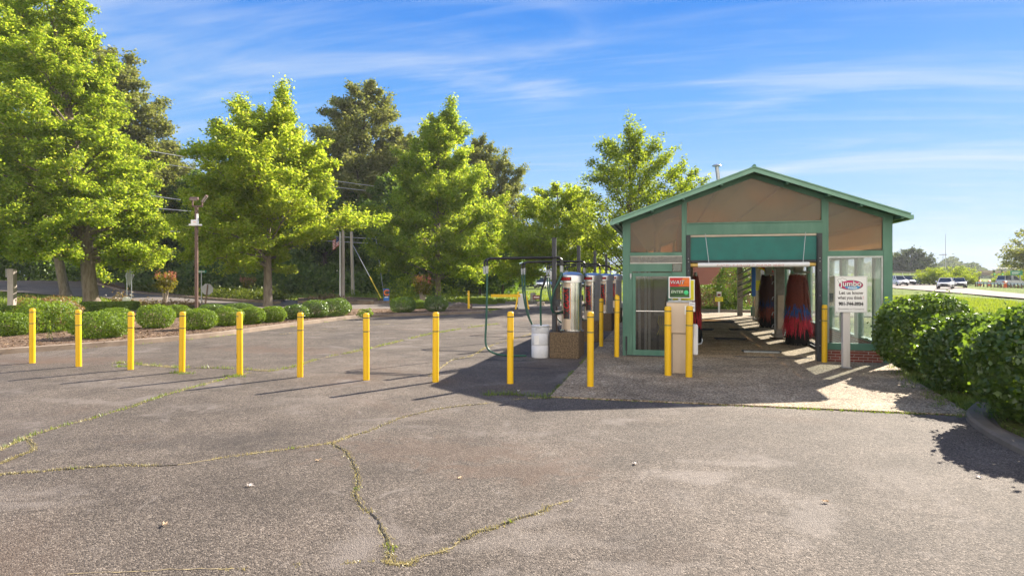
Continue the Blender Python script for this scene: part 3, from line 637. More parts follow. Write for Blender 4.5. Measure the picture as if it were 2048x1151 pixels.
# mulch chips and fallen leaves in the bed
n = 5200; i = rng.integers(8, len(KERB)-22, n); kp = np.array(KERB)[i]; off = rng.random(n)**1.3*4.5+.12
c = np.c_[kp[:, 0]-off, kp[:, 1]+rng.normal(0, .3, n), np.full(n, .132)]
ang = rng.uniform(0, 6.28, n); sz = rng.uniform(.02, .07, n); ux = np.c_[np.cos(ang), np.sin(ang), rng.normal(0, .3, n)]*sz[:, None]; uy = np.c_[-np.sin(ang), np.cos(ang), rng.normal(0, .3, n)]*(sz*.5)[:, None]
V = np.stack([c-ux, c-uy, c+ux, c+uy], 1).reshape(-1, 3)
leaf_mat('litter', [(.10,.055,.03),(.22,.13,.07),(.36,.25,.15),(.07,.04,.025)], [(.1,.06,.02),(.25,.15,.05)], .15)
o = np_mesh('leaf_litter', V, np.arange(n*4).reshape(-1, 4), M['litter']); o['kind'] = 'stuff'
# ------------------------------------------------------------------ the car wash building
YF = 16.60                                            # front face
XL, XR, XA = -1.06, 5.20, 2.09                        # left corner, right corner, ridge
def zroof(x): return 4.60-abs(x-XA)*.358              # underside of the roof deck
bld = thing('car_wash_building', 'green framed drive-through car wash with a gabled roof and brown clear panels', 'building', (0, 0, 0))
Y0, Y1, YB = YF, YF+.13, 35.0
def gable(y0, y1, front):
    f = MB()
    f.box(XL, XL+.18, y0, y1, 0, zroof(XL+.0)-.02); f.box(XR-.19, XR, y0, y1, 0, zroof(XR)-.02)     # corner posts
    f.box(.43, .52, y0+.003, y1, 0, zroof(.43)-.05); f.box(3.68, 3.80, y0+.003, y1, 0, zroof(3.80)-.05)
    f.box(.523, 3.677, y0-.012, y1, 3.10, 3.37); f.box(.523, 3.677, y0-.03, y1-.05, 3.372, 3.40)       # door header and its drip
    f.box(XL+.183, .427, y0+.006, y1, 2.585, 2.67); f.box(3.803, XR-.193, y0+.006, y1, 2.545, 2.67)
    for x0, x1 in ((XL-.02, XA), (XA, XR+.02)):                                       # rake members under the roof
        f.add([(x0, y0+.01, zroof(x0)-.12), (x1, y0+.01, zroof(x1)-.12), (x1, y0+.01, zroof(x1)), (x0, y0+.01, zroof(x0)),
               (x0, y1, zroof(x0)-.12), (x1, y1, zroof(x1)-.12), (x1, y1, zroof(x1)), (x0, y1, zroof(x0))],
              [(0,1,2,3),(7,6,5,4),(0,4,5,1),(3,2,6,7)])
    # thin glazing beads
    for x in (XL+.18, .412): f.box(x+.001, x+.018, y0-.006, y0+.02, 2.672, zroof(x+.01)-.13)
    for x in (.522, 3.662): f.box(x+.001, x+.018, y0-.006, y0+.02, 3.402, zroof(x+.01)-.13)
    for x in (3.80, XR-.209): f.box(x+.001, x+.018, y0-.006, y0+.02, 2.672, zroof(x+.01)-.13)
    return f
fm = gable(Y0, Y1, True)
fm.box(XL+.183, .427, Y0+.004, Y1, 2.18, 2.38)                                            # over the side door
fm.box(XL+.183, -.815, Y0+.004, Y1, .0, 2.177); fm.box(.16, .427, Y0+.004, Y1, 0, 2.177)
fm.box(3.803, XR-.193, Y0+.008, Y1, .30, .46)                                             # window sill rail
frame = fm.build('frame', M['green_paint'], bld)
def panel(name, poly, y, t, m, parent=bld):
    return MB().prism(poly, y, y+t).build(name, m, parent)
zr = lambda x: zroof(x)-.10
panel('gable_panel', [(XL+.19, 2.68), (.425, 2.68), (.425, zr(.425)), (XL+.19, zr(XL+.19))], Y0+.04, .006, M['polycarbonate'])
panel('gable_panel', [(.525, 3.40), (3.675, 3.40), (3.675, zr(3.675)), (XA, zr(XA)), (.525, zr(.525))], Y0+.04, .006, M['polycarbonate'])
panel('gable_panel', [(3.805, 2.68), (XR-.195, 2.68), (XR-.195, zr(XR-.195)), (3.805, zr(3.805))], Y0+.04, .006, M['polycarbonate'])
w = MB().box(XL+.19, .425, Y0+.05, Y0+.056, 2.38, 2.585).build('transom_window', M['door_glass'], bld)
MB().box(XL+.19, .425, Y0+.02, Y0+.048, 2.383, 2.405).box(XL+.19, .425, Y0+.02, Y0+.048, 2.56, 2.582).build('window_bead', M['weathered_white'], w)
w = MB().box(3.80, XR-.19, Y0+.05, Y0+.056, .46, 2.545).build('front_window', M['window_glass'], bld)
MB().box(3.803, 3.84, Y0+.02, Y0+.049, .46, 2.542).box(XR-.23, XR-.194, Y0+.02, Y0+.049, .46, 2.542).box(3.84, XR-.23, Y0+.02, Y0+.049, 2.50, 2.542).build('window_frame', M['galvanised'], w)
bw = MB(); bw.box(3.80, XR-.19, Y0+.03, Y1+.02, 0, .298); bw.build('brick_plinth', M['red_brick'], bld)
sc = MB()
for i in range(19):                                                                        # soldier course on top of the plinth
    x = 3.805+i*.0632
    sc.box(x, x+.054, Y0+.018, Y0+.029, .175, .296)
sc.build('soldier_course', M['red_brick'], bld)
w = MB().box(.20, .40, Y0-.006, Y0+.002, 2.19, 2.36).build('small_vent_window', M['door_glass'], bld)
MB().box(.185, .20, Y0-.012, Y0+.003, 2.175, 2.375).box(.40, .415, Y0-.012, Y0+.003, 2.175, 2.375).box(.20, .40, Y0-.012, Y0+.003, 2.36, 2.375).box(.20, .40, Y0-.012, Y0+.003, 2.175, 2.19).build('window_frame', M['bronze_pole'], w)
# side door
dr = MB(); dr.box(-.81, -.73, Y0-.02, Y0+.04, .02, 2.15); dr.box(.07, .155, Y0-.02, Y0+.04, .02, 2.15); dr.box(-.73, .07, Y0-.02, Y0+.04, 2.06, 2.15); dr.box(-.73, .07, Y0-.02, Y0+.04, .02, .18)
door = dr.build('side_door', M['green_paint'], bld)
MB().box(-.73, .07, Y0+.005, Y0+.011, .18, 2.06).build('door_glass', M['door_glass'], door)
MB().tube([(-.72, Y0-.045, 1.17), (.06, Y0-.045, 1.17)], .014, 8).build('push_bar', M['stainless'], door)
MB().box(-.875, -.835, Y0-.035, Y0-.004, 2.03, 2.13).box(-.865, -.845, Y0-.03, Y0-.004, 1.99, 2.03).build('door_closer', M['galvanised'], bld)
MB().bbox(-.985, -.945, Y0-.04, Y0-.003, .15, .52, .006).tube([(-.965, Y0-.02, .16), (-.965, Y0-.02, .04)], .012, 6).build('conduit_box', M['dark_steel'], bld)
MB().tube([(-.95, Y0-.06, .04), (-.2, Y0-.07, .038), (.43, Y0-.06, .038)], .013, 6).build('floor_conduit', M['dark_steel'], bld)
# bay door
tracks = [MB().box(a, b_, Y0-.03, Y1+.05, .02, 3.097).box(a+.02, b_-.025, Y0-.06, Y0-.028, .02, 3.0).build('bay_door_track', M['dark_steel'], bld) for a, b_ in ((.525, .625), (3.56, 3.675))]
for x, df in zip((.575, 3.617), tracks):
    for z in (.4, 1.0, 1.6, 2.2, 2.42, 2.5): MB().tube([(x, Y0-.061, z), (x, Y0-.07, z)], [.012, .009], 8).build('bolt', M['galvanised'], df)
dv = MB()
nx = 40
vs = []; xs = [.628+(3.557-.628)*i/nx for i in range(nx+1)]
for x in xs:
    for z in (2.46, 2.60, 2.75, 2.9, 3.0, 3.04): vs.append((x, Y0+.02+.006*math.sin(x*9+z*3)+.004*math.sin(z*21), z))
dv.add(vs, [(i*6+j, (i+1)*6+j, (i+1)*6+j+1, i*6+j+1) for i in range(nx) for j in range(5)])
bay = dv.build('bay_door_curtain', M['teal_vinyl'], bld, smooth=True)
MB().bbox(.628, 3.557, Y0-.005, Y0+.045, 2.40, 2.465, .012).build('bottom_bar', M['dark_steel'], bay)
MB().box(.63, 3.555, Y0+.0, Y0+.09, 3.045, 3.095).build('door_head', M['interior_board'], bld)
# roof
RF, RB = YF-.38, YB+.4
EL, ER = XL-.22, XR+.24
def rz(x): return zroof(x)+.02
rf = MB(); t = .07
for x0, x1 in ((EL, XA), (XA, ER)):
    rf.add([(x0, RF, rz(x0)), (x1, RF, rz(x1)), (x1, RB, rz(x1)), (x0, RB, rz(x0)), (x0, RF, rz(x0)+t), (x1, RF, rz(x1)+t), (x1, RB, rz(x1)+t), (x0, RB, rz(x0)+t)],
           [(0,3,2,1),(4,5,6,7),(0,1,5,4),(1,2,6,5),(2,3,7,6),(3,0,4,7)])
roof = rf.build('roof', M['roof_green'], bld)
sm = MB()
for i in range(1, 46):
    y = RF+i*.42
    for x0, x1 in ((EL, XA-.05), (XA+.05, ER)): sm.beam((x0, y, rz(x0)+t+.015), (x1, y, rz(x1)+t+.015), .03, .03)
sm.build('roof_seams', M['roof_green'], roof)
fa = MB()
for x0, x1 in ((EL-.01, XA), (XA, ER+.01)):
    for (za, zb, ya, yb) in ((-.05, .055, -.022, -.002), (.055, .085, -.05, .10)):
        fa.add([(x0, RF+ya, rz(x0)+za), (x1, RF+ya, rz(x1)+za), (x1, RF+yb, rz(x1)+za), (x0, RF+yb, rz(x0)+za), (x0, RF+ya, rz(x0)+zb), (x1, RF+ya, rz(x1)+zb), (x1, RF+yb, rz(x1)+zb), (x0, RF+yb, rz(x0)+zb)],
               [(0,3,2,1),(4,5,6,7),(0,1,5,4),(1,2,6,5),(2,3,7,6),(3,0,4,7)])
fa.build('fascia', mat('fascia_green', (.15,.315,.24), .45, col2=(.23,.41,.32), vscale=1.5), roof)
MB().tube([(XA, RF-.02, rz(XA)+.09), (XA, RB, rz(XA)+.09)], .045, 8).build('ridge_cap', M['roof_green'], roof)
pu = MB()
for x in (EL+.12, XL+.75, .45, 1.35, 2.85, 3.75, 4.45, ER-.14):
    pu.beam((x, RF+.02, rz(x)-.045), (x, RB-.05, rz(x)-.045), .06, .085)
pu.build('purlins', M['green_paint'], roof)
gu = MB()
for x, s in ((EL-.03, -1), (ER+.03, 1)): gu.box(x-.05, x+.05, RF, RB, rz(EL if s < 0 else ER)-.06, rz(EL if s < 0 else ER)+.04)
gu.build('gutters', M['fascia_green'], roof)
# side and back walls
lw = MB(); lw.box(XL, XL+.1, 19.3, YB, 0, zroof(XL)-.03); lw.box(XL, XL+.1, Y1+.003, 19.298, 0, .8); lw.box(XL, XL+.1, Y1+.003, 19.298, 2.6, zroof(XL)-.03); lw.box(XL+.01, XL+.09, 17.9, 18.05, .802, 2.598); lw.build('side_wall', M['interior_board'], bld)
rw = MB(); gw = []
for k in range(12):
    y = Y1+.55+k*1.52
    rw.box(XR-.16, XR-.002, y, y+.30, .46, 2.548)
rw.box(XR-.17, XR, Y1+.003, YB, 2.55, 2.74); rw.box(XR-.17, XR+.002, Y1+.003, YB, .40, .458); rw.box(XR-.12, XR-.02, Y1+.003, YB, zroof(XR)-.14, zroof(XR)-.03)
rw.build('window_wall', M['green_paint'], bld)
MB().box(XR-.15, XR-.01, Y1+.003, YB, 0, .398).build('window_wall_plinth', M['red_brick'], bld)
for k in range(13):
    y0 = Y1+.01 if k == 0 else Y1+.55+(k-1)*1.52+.302
    y1 = min(YB-.02, Y1+.55+k*1.52-.002)
    MB().box(XR-.09, XR-.084, y0, y1, .46, 2.548).build('side_window', M['side_glass'], bld)
MB().box(XR-.09, XR-.084, Y1+.01, YB-.01, 2.742, zroof(XR)-.142).build('side_clerestory', M['clerestory_panel'], bld)
bk = gable(YB, YB+.13, False)
bk.box(XL+.183, .427, YB+.01, YB+.12, 0, 2.58); bk.box(4.35, XR-.193, YB+.01, YB+.12, 0, .5)
bk.build('back_frame', M['green_paint'], bld)
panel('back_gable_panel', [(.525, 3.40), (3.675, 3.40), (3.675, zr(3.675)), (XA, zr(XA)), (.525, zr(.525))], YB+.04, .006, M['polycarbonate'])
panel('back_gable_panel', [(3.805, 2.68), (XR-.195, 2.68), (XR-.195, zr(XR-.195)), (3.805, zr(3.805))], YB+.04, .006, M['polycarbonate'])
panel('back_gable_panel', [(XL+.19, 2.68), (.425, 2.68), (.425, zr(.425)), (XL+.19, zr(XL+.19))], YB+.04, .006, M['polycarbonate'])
MB().box(XL+.04, XL+.046, Y1+.01, 17.898, .802, 2.598).build('added_room_window', M['side_glass'], bld)  # unseen windows added to let daylight into the equipment room
MB().box(XL+.04, XL+.046, 18.052, 19.29, .802, 2.598).build('added_room_window', M['side_glass'], bld)
# wall between the equipment room and the bay, upper boards coloured terracotta to imitate an orange glow
MB().box(.50, .58, Y1+.06, 30.0, .02, 2.69).build('partition_wall', M['interior_board'], bld)
MB().box(.50, .58, Y1+.06, 30.0, 2.692, zroof(.5)-.05).build('partition_upper', M['terracotta_board'], bld)
MB().box(XL+.1, .50, 19.2, 19.28, .02, 2.69).build('room_wall', M['interior_board'], bld)
# vent pipe on the roof
vp = thing('roof_vent_pipe', 'bare metal vent pipe with a flat cap leaning above the green roof', 'vent pipe', (1.78, 22.0, rz(1.78)+t))
MB().tube([(0, 0, -.02), (-.05, 0, .6), (-.11, 0, 1.10)], .062, 12).build('pipe', M['galvanised'], vp, smooth=True)
MB().lathe([(.0, 1.20), (.13, 1.155), (.15, 1.13), (.15, 1.12), (.0, 1.14)], 16, (-.115, 0, 0)).tube([(-.115, .05, 1.08), (-.115, .08, 1.14)], .01, 6).tube([(-.115, -.05, 1.08), (-.115, -.08, 1.14)], .01, 6).build('cap', M['galvanised'], vp)

# clearance bar hung on chains, yellow pipe behind it
cb = thing('clearance_bar', 'white plastic clearance bar with faded red lettering hanging from two chains', 'clearance bar', (0, 0, 0))
MB().tube([(.80, Y0-.16, 2.335), (3.36, Y0-.16, 2.345)], .058, 20).build('tube', M['white_plastic'], cb, smooth=30)
def wrapbar(me):
    for v in me.vertices:
        a = v.co.y/.0595
        v.co = (2.02+v.co.x, Y0-.16-math.cos(a-.25)*.0595, 2.338+math.sin(a-.25)*.0595)
text('lettering', "CAUTION  CLEARANCE  7'  MAXIMUM  HEIGHT", .066, mat('faded_red_print', (.50,.09,.07), .6), cb, None, wrap=wrapbar, width=1.55)
for x0, x1 in ((.98, 1.06), (3.30, 3.22)):
    MB().tube([(x0, Y0-.05, 3.12), (x1, Y0-.16, 2.39)], .007, 6).build('chain', M['galvanised'], cb)
tag(MB().tube([(.63, Y0+.10, 2.345), (3.55, Y0+.10, 2.355)], .052, 16).build('yellow_pipe', M['yellow_pipe'], smooth=30), 'faded yellow round bar across the bay just behind the white clearance bar', 'bar')

# ------------------------------------------------------------------ inside the bay
def bristle_band(b, cx, cy, z_top, z_len, r0, r1, n, w, seed):
    rr = random.Random(seed)
    for i in range(n):
        a = rr.uniform(0, 2*math.pi); zt = z_top-rr.random()*z_len*.45; L_ = z_len*rr.uniform(.42, .85); ro = r1*rr.uniform(.72, 1.16)
        da = rr.gauss(0, .10); ww = w*rr.uniform(.7, 1.4)
        p = []
        for t in (0, .4, .75, 1):
            r = r0+(ro-r0)*(t**.75); aa = a+da*t
            p.append((r*math.cos(aa), r*math.sin(aa), zt-L_*t))
        tx, ty = -math.sin(a)*ww, math.cos(a)*ww
        vs = []
        for k, q in enumerate(p):
            f = 1 if k < 3 else .35
            vs += [(cx+q[0]-tx*f, cy+q[1]-ty*f, q[2]), (cx+q[0]+tx*f, cy+q[1]+ty*f, q[2])]
        b.add(vs, [(0,1,3,2),(2,3,5,4),(4,5,7,6)])
def brush(x, y, label, seed, dark=False):
    t = thing('wash_brush', label, 'wash brush', (x, y, .022), 0, 'spinning brushes in the wash bay')
    MB().tube([(0, 0, .03), (0, 0, 2.16)], .05, 10).lathe([(.03, 2.06), (.22, 2.08), (.22, 2.10), (.03, 2.12)], 20).build('shaft', M['galvanised'], t)
    b = MB()
    b.mi = 0; bristle_band(b, 0, 0, 2.08, 1.45, .20, .35, 460, .013, seed); bristle_band(b, 0, 0, 2.12, .9, .24, .34, 240, .013, seed+9)
    b.mi = 1; bristle_band(b, 0, 0, 1.36, .62, .22, .39, 230, .012, seed+1)
    b.mi = 2; bristle_band(b, 0, 0, 1.14, .80, .22, .43, 300, .012, seed+2)
    b.mi = 3; bristle_band(b, 0, 0, .74, .78, .16, .36, 420, .015, seed+3); b.lathe([(.25,.05),(.27,.3),(.24,.6),(.1,.75)], 20)
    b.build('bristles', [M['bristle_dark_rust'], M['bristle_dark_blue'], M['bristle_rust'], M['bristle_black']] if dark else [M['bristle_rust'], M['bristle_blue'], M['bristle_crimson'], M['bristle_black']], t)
    MB().box(-.10, .34, -.06, .06, 2.13, 2.20).bbox(-.10, .14, -.12, .12, 2.20, 2.42, .02).build('motor', M['grey_equipment'], t)
    return t
brush(3.86, 20.5, 'tall red and blue wash brush with a black foot, nearest the bay door', 11)
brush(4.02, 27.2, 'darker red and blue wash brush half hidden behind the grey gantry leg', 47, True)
t = thing('wash_gantry', 'grey steel wash gantry standing on a floor rail between the brushes', 'wash gantry', (0, 0, 0))
MB().bbox(3.52, 3.80, 22.2, 22.5, .12, 2.42, .02).bbox(3.48, 3.85, 22.1, 22.9, .06, .16, .02).build('leg', M['grey_equipment'], t)
MB().bbox(3.56, 3.76, 22.12, 22.195, .35, 1.45, .01).build('cover_panel', M['interior_board'], t)
MB().bbox(.68, .92, 22.2, 22.5, .12, 2.42, .02).bbox(.64, .96, 22.1, 22.9, .06, .16, .02).build('leg', M['grey_equipment'], t)
MB().bbox(.66, 4.6, 22.1, 22.7, 2.42, 2.68, .02).bbox(1.4, 3.4, 22.0, 22.8, 2.69, 2.9, .03).build('crossbeam', M['grey_equipment'], t)
MB().beam((3.9, 21.6, 2.40), (4.3, 22.3, 2.40), .1, .08).beam((4.3, 22.4, 2.2), (3.7, 22.4, 2.42), .08, .08).build('bracket', M['grey_equipment'], t)
pz = MB()
for z in (.5, .9, 1.4, 1.9): pz.tube([(3.50, 22.18, z), (3.42, 22.14, z-.02), (3.40, 22.12, z-.10)], .014, 6)
pz.tube([(3.49, 22.16, .3), (3.49, 22.16, 2.3)], .016, 6).build('spray_pipe', M['galvanised'], t)
t = thing('floor_rail', 'dark steel floor rail running into the bay with a stop at its near end', 'floor rail', (0, 0, 0))
MB().box(4.10, 4.14, 18.9, 32, .022, .09).box(4.26, 4.30, 18.9, 32, .022, .09).box(4.08, 4.32, 18.95, 32, .022, .035).build('rail', M['dark_steel'], t)
MB().bbox(4.02, 4.40, 18.55, 18.80, .022, .13, .02).box(4.1, 4.3, 18.8, 18.9, .03, .08).build('end_stop', M['grey_equipment'], t)
for k, (x0, x1, y, lb) in enumerate([(2.05, 2.95, 18.1, 'galvanised treadle plate on the bay floor nearest the door'), (1.6, 2.5, 21.6, 'dark tyre guide bar lying across the middle of the bay floor'), (2.4, 3.4, 25.5, 'dark tyre guide bar deeper in the bay in front of the gantry'), (1.0, 1.75, 25.2, 'short dark tyre guide bar at the left side of the bay floor'), (1.7, 2.9, 29.5, 'long dark tyre guide bar farthest back on the bay floor')]):
    t = thing('floor_guide', lb, 'floor guide', ((x0+x1)/2, y, .022), 0, 'guide bars on the bay floor'); w_ = (x1-x0)/2
    MB().bbox(-w_, w_, -.13, .13, .0, .05, .012).build('plate', M['galvanised'] if k == 0 else M['dark_steel'], t)
    MB().tube([(-w_-.05, -.09, .05), (w_+.05, -.09, .05)], .022, 8).build('bar', M['dark_steel'], t, smooth=True)
tag(MB().box(1.72, 3.56, 17.02, 17.08, .022, .034).build('floor_grate', M['dark_steel']), 'long thin black drain strip in the floor just inside the bay opening', 'drain')
# left hanging brush, only its edge shows
t = thing('wash_brush', 'dark red wash brush peeking out past the left door track', 'wash brush', (.92, 20.4, .022), 0, 'spinning brushes in the wash bay')
MB().tube([(0, 0, .03), (0, 0, 2.16)], .05, 10).build('shaft', M['galvanised'], t)
b = MB(); b.mi = 0; bristle_band(b, 0, 0, 2.08, 1.3, .08, .17, 300, .014, 71); b.mi = 1; bristle_band(b, 0, 0, 1.2, .7, .1, .2, 150, .014, 72); b.mi = 2; bristle_band(b, 0, 0, .8, .8, .1, .2, 300, .015, 73)
b.build('bristles', [M['bristle_red'], M['bristle_crimson'], M['bristle_black']], t)
# blower rack and posts at the far end
t = thing('blower_rack', 'blue upright carrying five slanted silver blower tubes at the bay exit', 'blower rack', (0, 0, 0))
MB().bbox(3.88, 4.06, 31.0, 31.15, 1.15, 2.6, .015).build('upright', M['blue_paint'], t)
for k in range(5):
    z = 1.35+k*.27
    MB().tube([(3.88, 31.0, z), (3.28, 31.0, z-.30)], .055, 10).build('blower_tube', M['stainless'], t, smooth=True)
MB().box(3.95, 4.0, 31.2, 31.25, .022, 1.2).build('foot_post', M['grey_equipment'], t)
tag(MB().bbox(4.30, 4.55, 33.0, 33.25, .022, 3.1, .012).build('exit_post', M['interior_board']), 'tan square post at the bay exit holding a yellow notice', 'post')
tag(MB().bbox(3.66, 3.90, 34.6, 34.85, .022, 3.0, .012).build('exit_post', M['grey_equipment']), 'grey square post at the far right of the bay exit', 'post')
t = thing('yellow_notice', 'yellow notice with lines of black writing on the tan exit post', 'notice', (4.42, 32.97, 1.62))
MB().bbox(-.19, .19, -.01, .01, -.24, .24, .003).build('board', M['yellow_board'], t)
text('lettering', "DON'T\nDrive\nAway\nUntil\nDone", .085, M['black_print'], t, (0, -.014, 0))
t = thing('curved_arch', 'red curved wash arch with a yellow edge hanging at the far end of the bay', 'wash arch', (0, 0, 0))
pts = [(3.95, 28.5, 2.5), (4.15, 28.5, 2.42), (4.35, 28.5, 2.25), (4.5, 28.5, 2.0), (4.6, 28.5, 1.7)]
MB().tube(pts, .10, 8).build('arch', M['red_paint'], t, smooth=True)
MB().tube([(x-.12, y-.02, z-.05) for x, y, z in pts], .045, 8).build('edge_tube', M['yellow_paint'] if 'yellow_paint' in M else M['yellow_print'], t, smooth=True)
t = thing('wall_heater', 'grey box heater on a bracket behind the front right window', 'heater', (4.35, 19.2, 1.65))
MB().bbox(-.22, .22, -.15, .15, -.4, .42, .02).build('case', M['interior_board'], t)
MB().box(-.05, .05, .0, .06, -1.62, -.4).build('stand', M['dark_steel'], t)
MB().box(-.15, .15, -.158, -.15, -.3, -.05).build('grille', M['dark_steel'], t)
# equipment room behind the glass door
t = thing('equipment_cabinet', 'grey electrical cabinet behind the glass side door', 'cabinet', (-.28, 17.6, .022))
MB().bbox(-.05, .45, -.1, .25, .9, 2.0, .015).build('case', M['grey_equipment'], t)
MB().box(0.0, .4, -.112, -.101, .98, 1.92).build('door', M['galvanised'], t)
MB().box(.06, .12, .0, .08, 0, .9).box(.30, .36, .0, .08, 0, .9).build('leg_frame', M['dark_steel'], t)
for k, (x, lb) in enumerate([(-.66, 'white plastic pipe at the left behind the glass side door'), (-.50, 'second white plastic pipe behind the glass side door'), (-.40, 'white plastic pipe next to the grey cabinet behind the side door')]):
    tag(MB().tube([(x, 17.3, .03), (x, 17.3, 2.5), (x+.05, 17.5, 2.62)], .035, 10).build('plastic_pipe', M['white_plastic'], smooth=30), lb, 'pipe', 'pipes in the equipment room')
cab = MB()
for k in range(6):
    cab.tube([(-.15+k*.05, 17.42, 1.0), (-.18+k*.055, 17.32, .85), (-.12+k*.03, 17.35, .7), (-.2+k*.06, 17.4, .5)], .012, 6)
tag(cab.build('cable_bundle', M['yellow_board']), 'yellow and dark cables hanging in the equipment room behind the side door', 'cables')
tag(MB().bbox(-.75, .35, 18.0, 18.9, .022, .55, .03).bbox(-.6, .1, 17.6, 18.0, .022, .35, .02).build('pump_housing', M['grey_equipment']), 'dark grey pump housing low behind the glass side door', 'pump')
tag(MB().tube([(-.86, Y0+.3, 2.55), (-.3, Y0+.35, 2.42), (.3, Y0+.3, 2.55)], .012, 6).tube([(-.8, Y0+.4, 2.5), (-.1, Y0+.45, 2.45), (.38, Y0+.4, 2.58)], .012, 6).build('cable', M['wire_black']), 'drooping black cables behind the narrow window over the side door', 'cables')
tag(MB().tube([(-.2, 17.4, 2.3), (-.2, 17.4, 3.2), (.1, 17.4, 3.5), (.38, 17.4, 3.55)], .09, 12).build('duct_pipe', M['galvanised'], smooth=True), 'bent metal duct showing dimly behind the brown left gable panel', 'duct')
# ------------------------------------------------------------------ bollards
def bollard(px, by, H, label, r=.062, group='yellow bollards', z=0.0, scar=False, half=False, loc=None, lean=0):
    x, y = loc if loc else G(px, by)
    t = thing('bollard', label, 'bollard', (x, y+r*.9, z), random.uniform(0, 6), group)
    t.rotation_euler.x = random.uniform(-.012, .012); t.rotation_euler.y = lean+random.uniform(-.010, .010)
    MB().lathe([(r, 0), (r, H-.045), (r*.96, H-.025), (r*.84, H-.010), (r*.6, H-.002), (0, H)], 28).build('post', M['yellow_sleeve'], t, smooth=40)
    for k in (.928, .725):
        if half and k > .9: MB().lathe([(r+.0012, H*k-.009), (r+.0012, H*k+.009)], 12, (0, 0, 0), 3.6-t.rotation_euler.z, 5.0-t.rotation_euler.z).build('stripe', M['stripe_tape'], t)
        else: MB().lathe([(r+.0012, H*k-.009), (r+.0012, H*k+.009)], 28).build('stripe', M['stripe_tape'], t)
    if scar:
        b = MB(); a0 = 4.0-t.rotation_euler.z
        for (da, zz, hh) in ((0, .42, .05), (.12, .40, .045), (.22, .37, .04), (.05, .52, .015), (-.05, .28, .02)):
            b.lathe([(r+.0014, zz-hh/2), (r+.0014, zz+hh/2)], 2, (0, 0, 0), a0+da, a0+da+.13)
        b.build('scuff', M['scuff_black'], t)
    return t
ROW = [(60,726,1.30,'leftmost bollard in the row across the lot, in front of the pink-topped shrub'), (153,733,1.30,'second bollard from the left in the row, before the wide low bush'),
       (257,739,1.28,'third bollard from the left in the row, with grass at its back'), (360,744,1.30,'fourth bollard from the left in the row, below the dark lamp pole'),
       (476,750,1.32,'bollard with a black scuff and a broken upper stripe, weeds round its foot'), (597,754,1.32,'bollard in the row between the scuffed one and the one under the street light'),
       (730,760,1.33,'seventh bollard from the left in the row, standing in open sunlit asphalt'), (869,764,1.36,'bollard at the left tip of the building shadow'),
       (1019,767,1.38,'bollard standing in the building shadow just in front of the white drum'), (1180,775,1.38,'bollard standing on the concrete apron, right end of the long row')]
for i, (px, by, H, lb) in enumerate(ROW): bollard(px, by, H, 'yellow '+lb, scar=(i == 4), half=(i == 4), z=.022 if i == 9 else 0)
bollard(1202, 694, 1.42, 'yellow bollard beside the second vacuum canister')
bollard(1233, 715, 1.55, 'yellow bollard right beside the green corner post of the building', z=.022)
bollard(0, 0, 1.40, 'yellow bollard farthest back along the vacuums, seen by the building corner', loc=(-1.72, 23.6))
bollard(1336, 753, 1.42, 'yellow bollard at the left of the pay station', z=.022, r=.07)
bollard(1378, 756, 1.44, 'yellow bollard at the right of the pay station', z=.022, r=.07)
bollard(1650, 726, 1.36, 'yellow bollard beside the right bay door track and the brick plinth', z=.022)

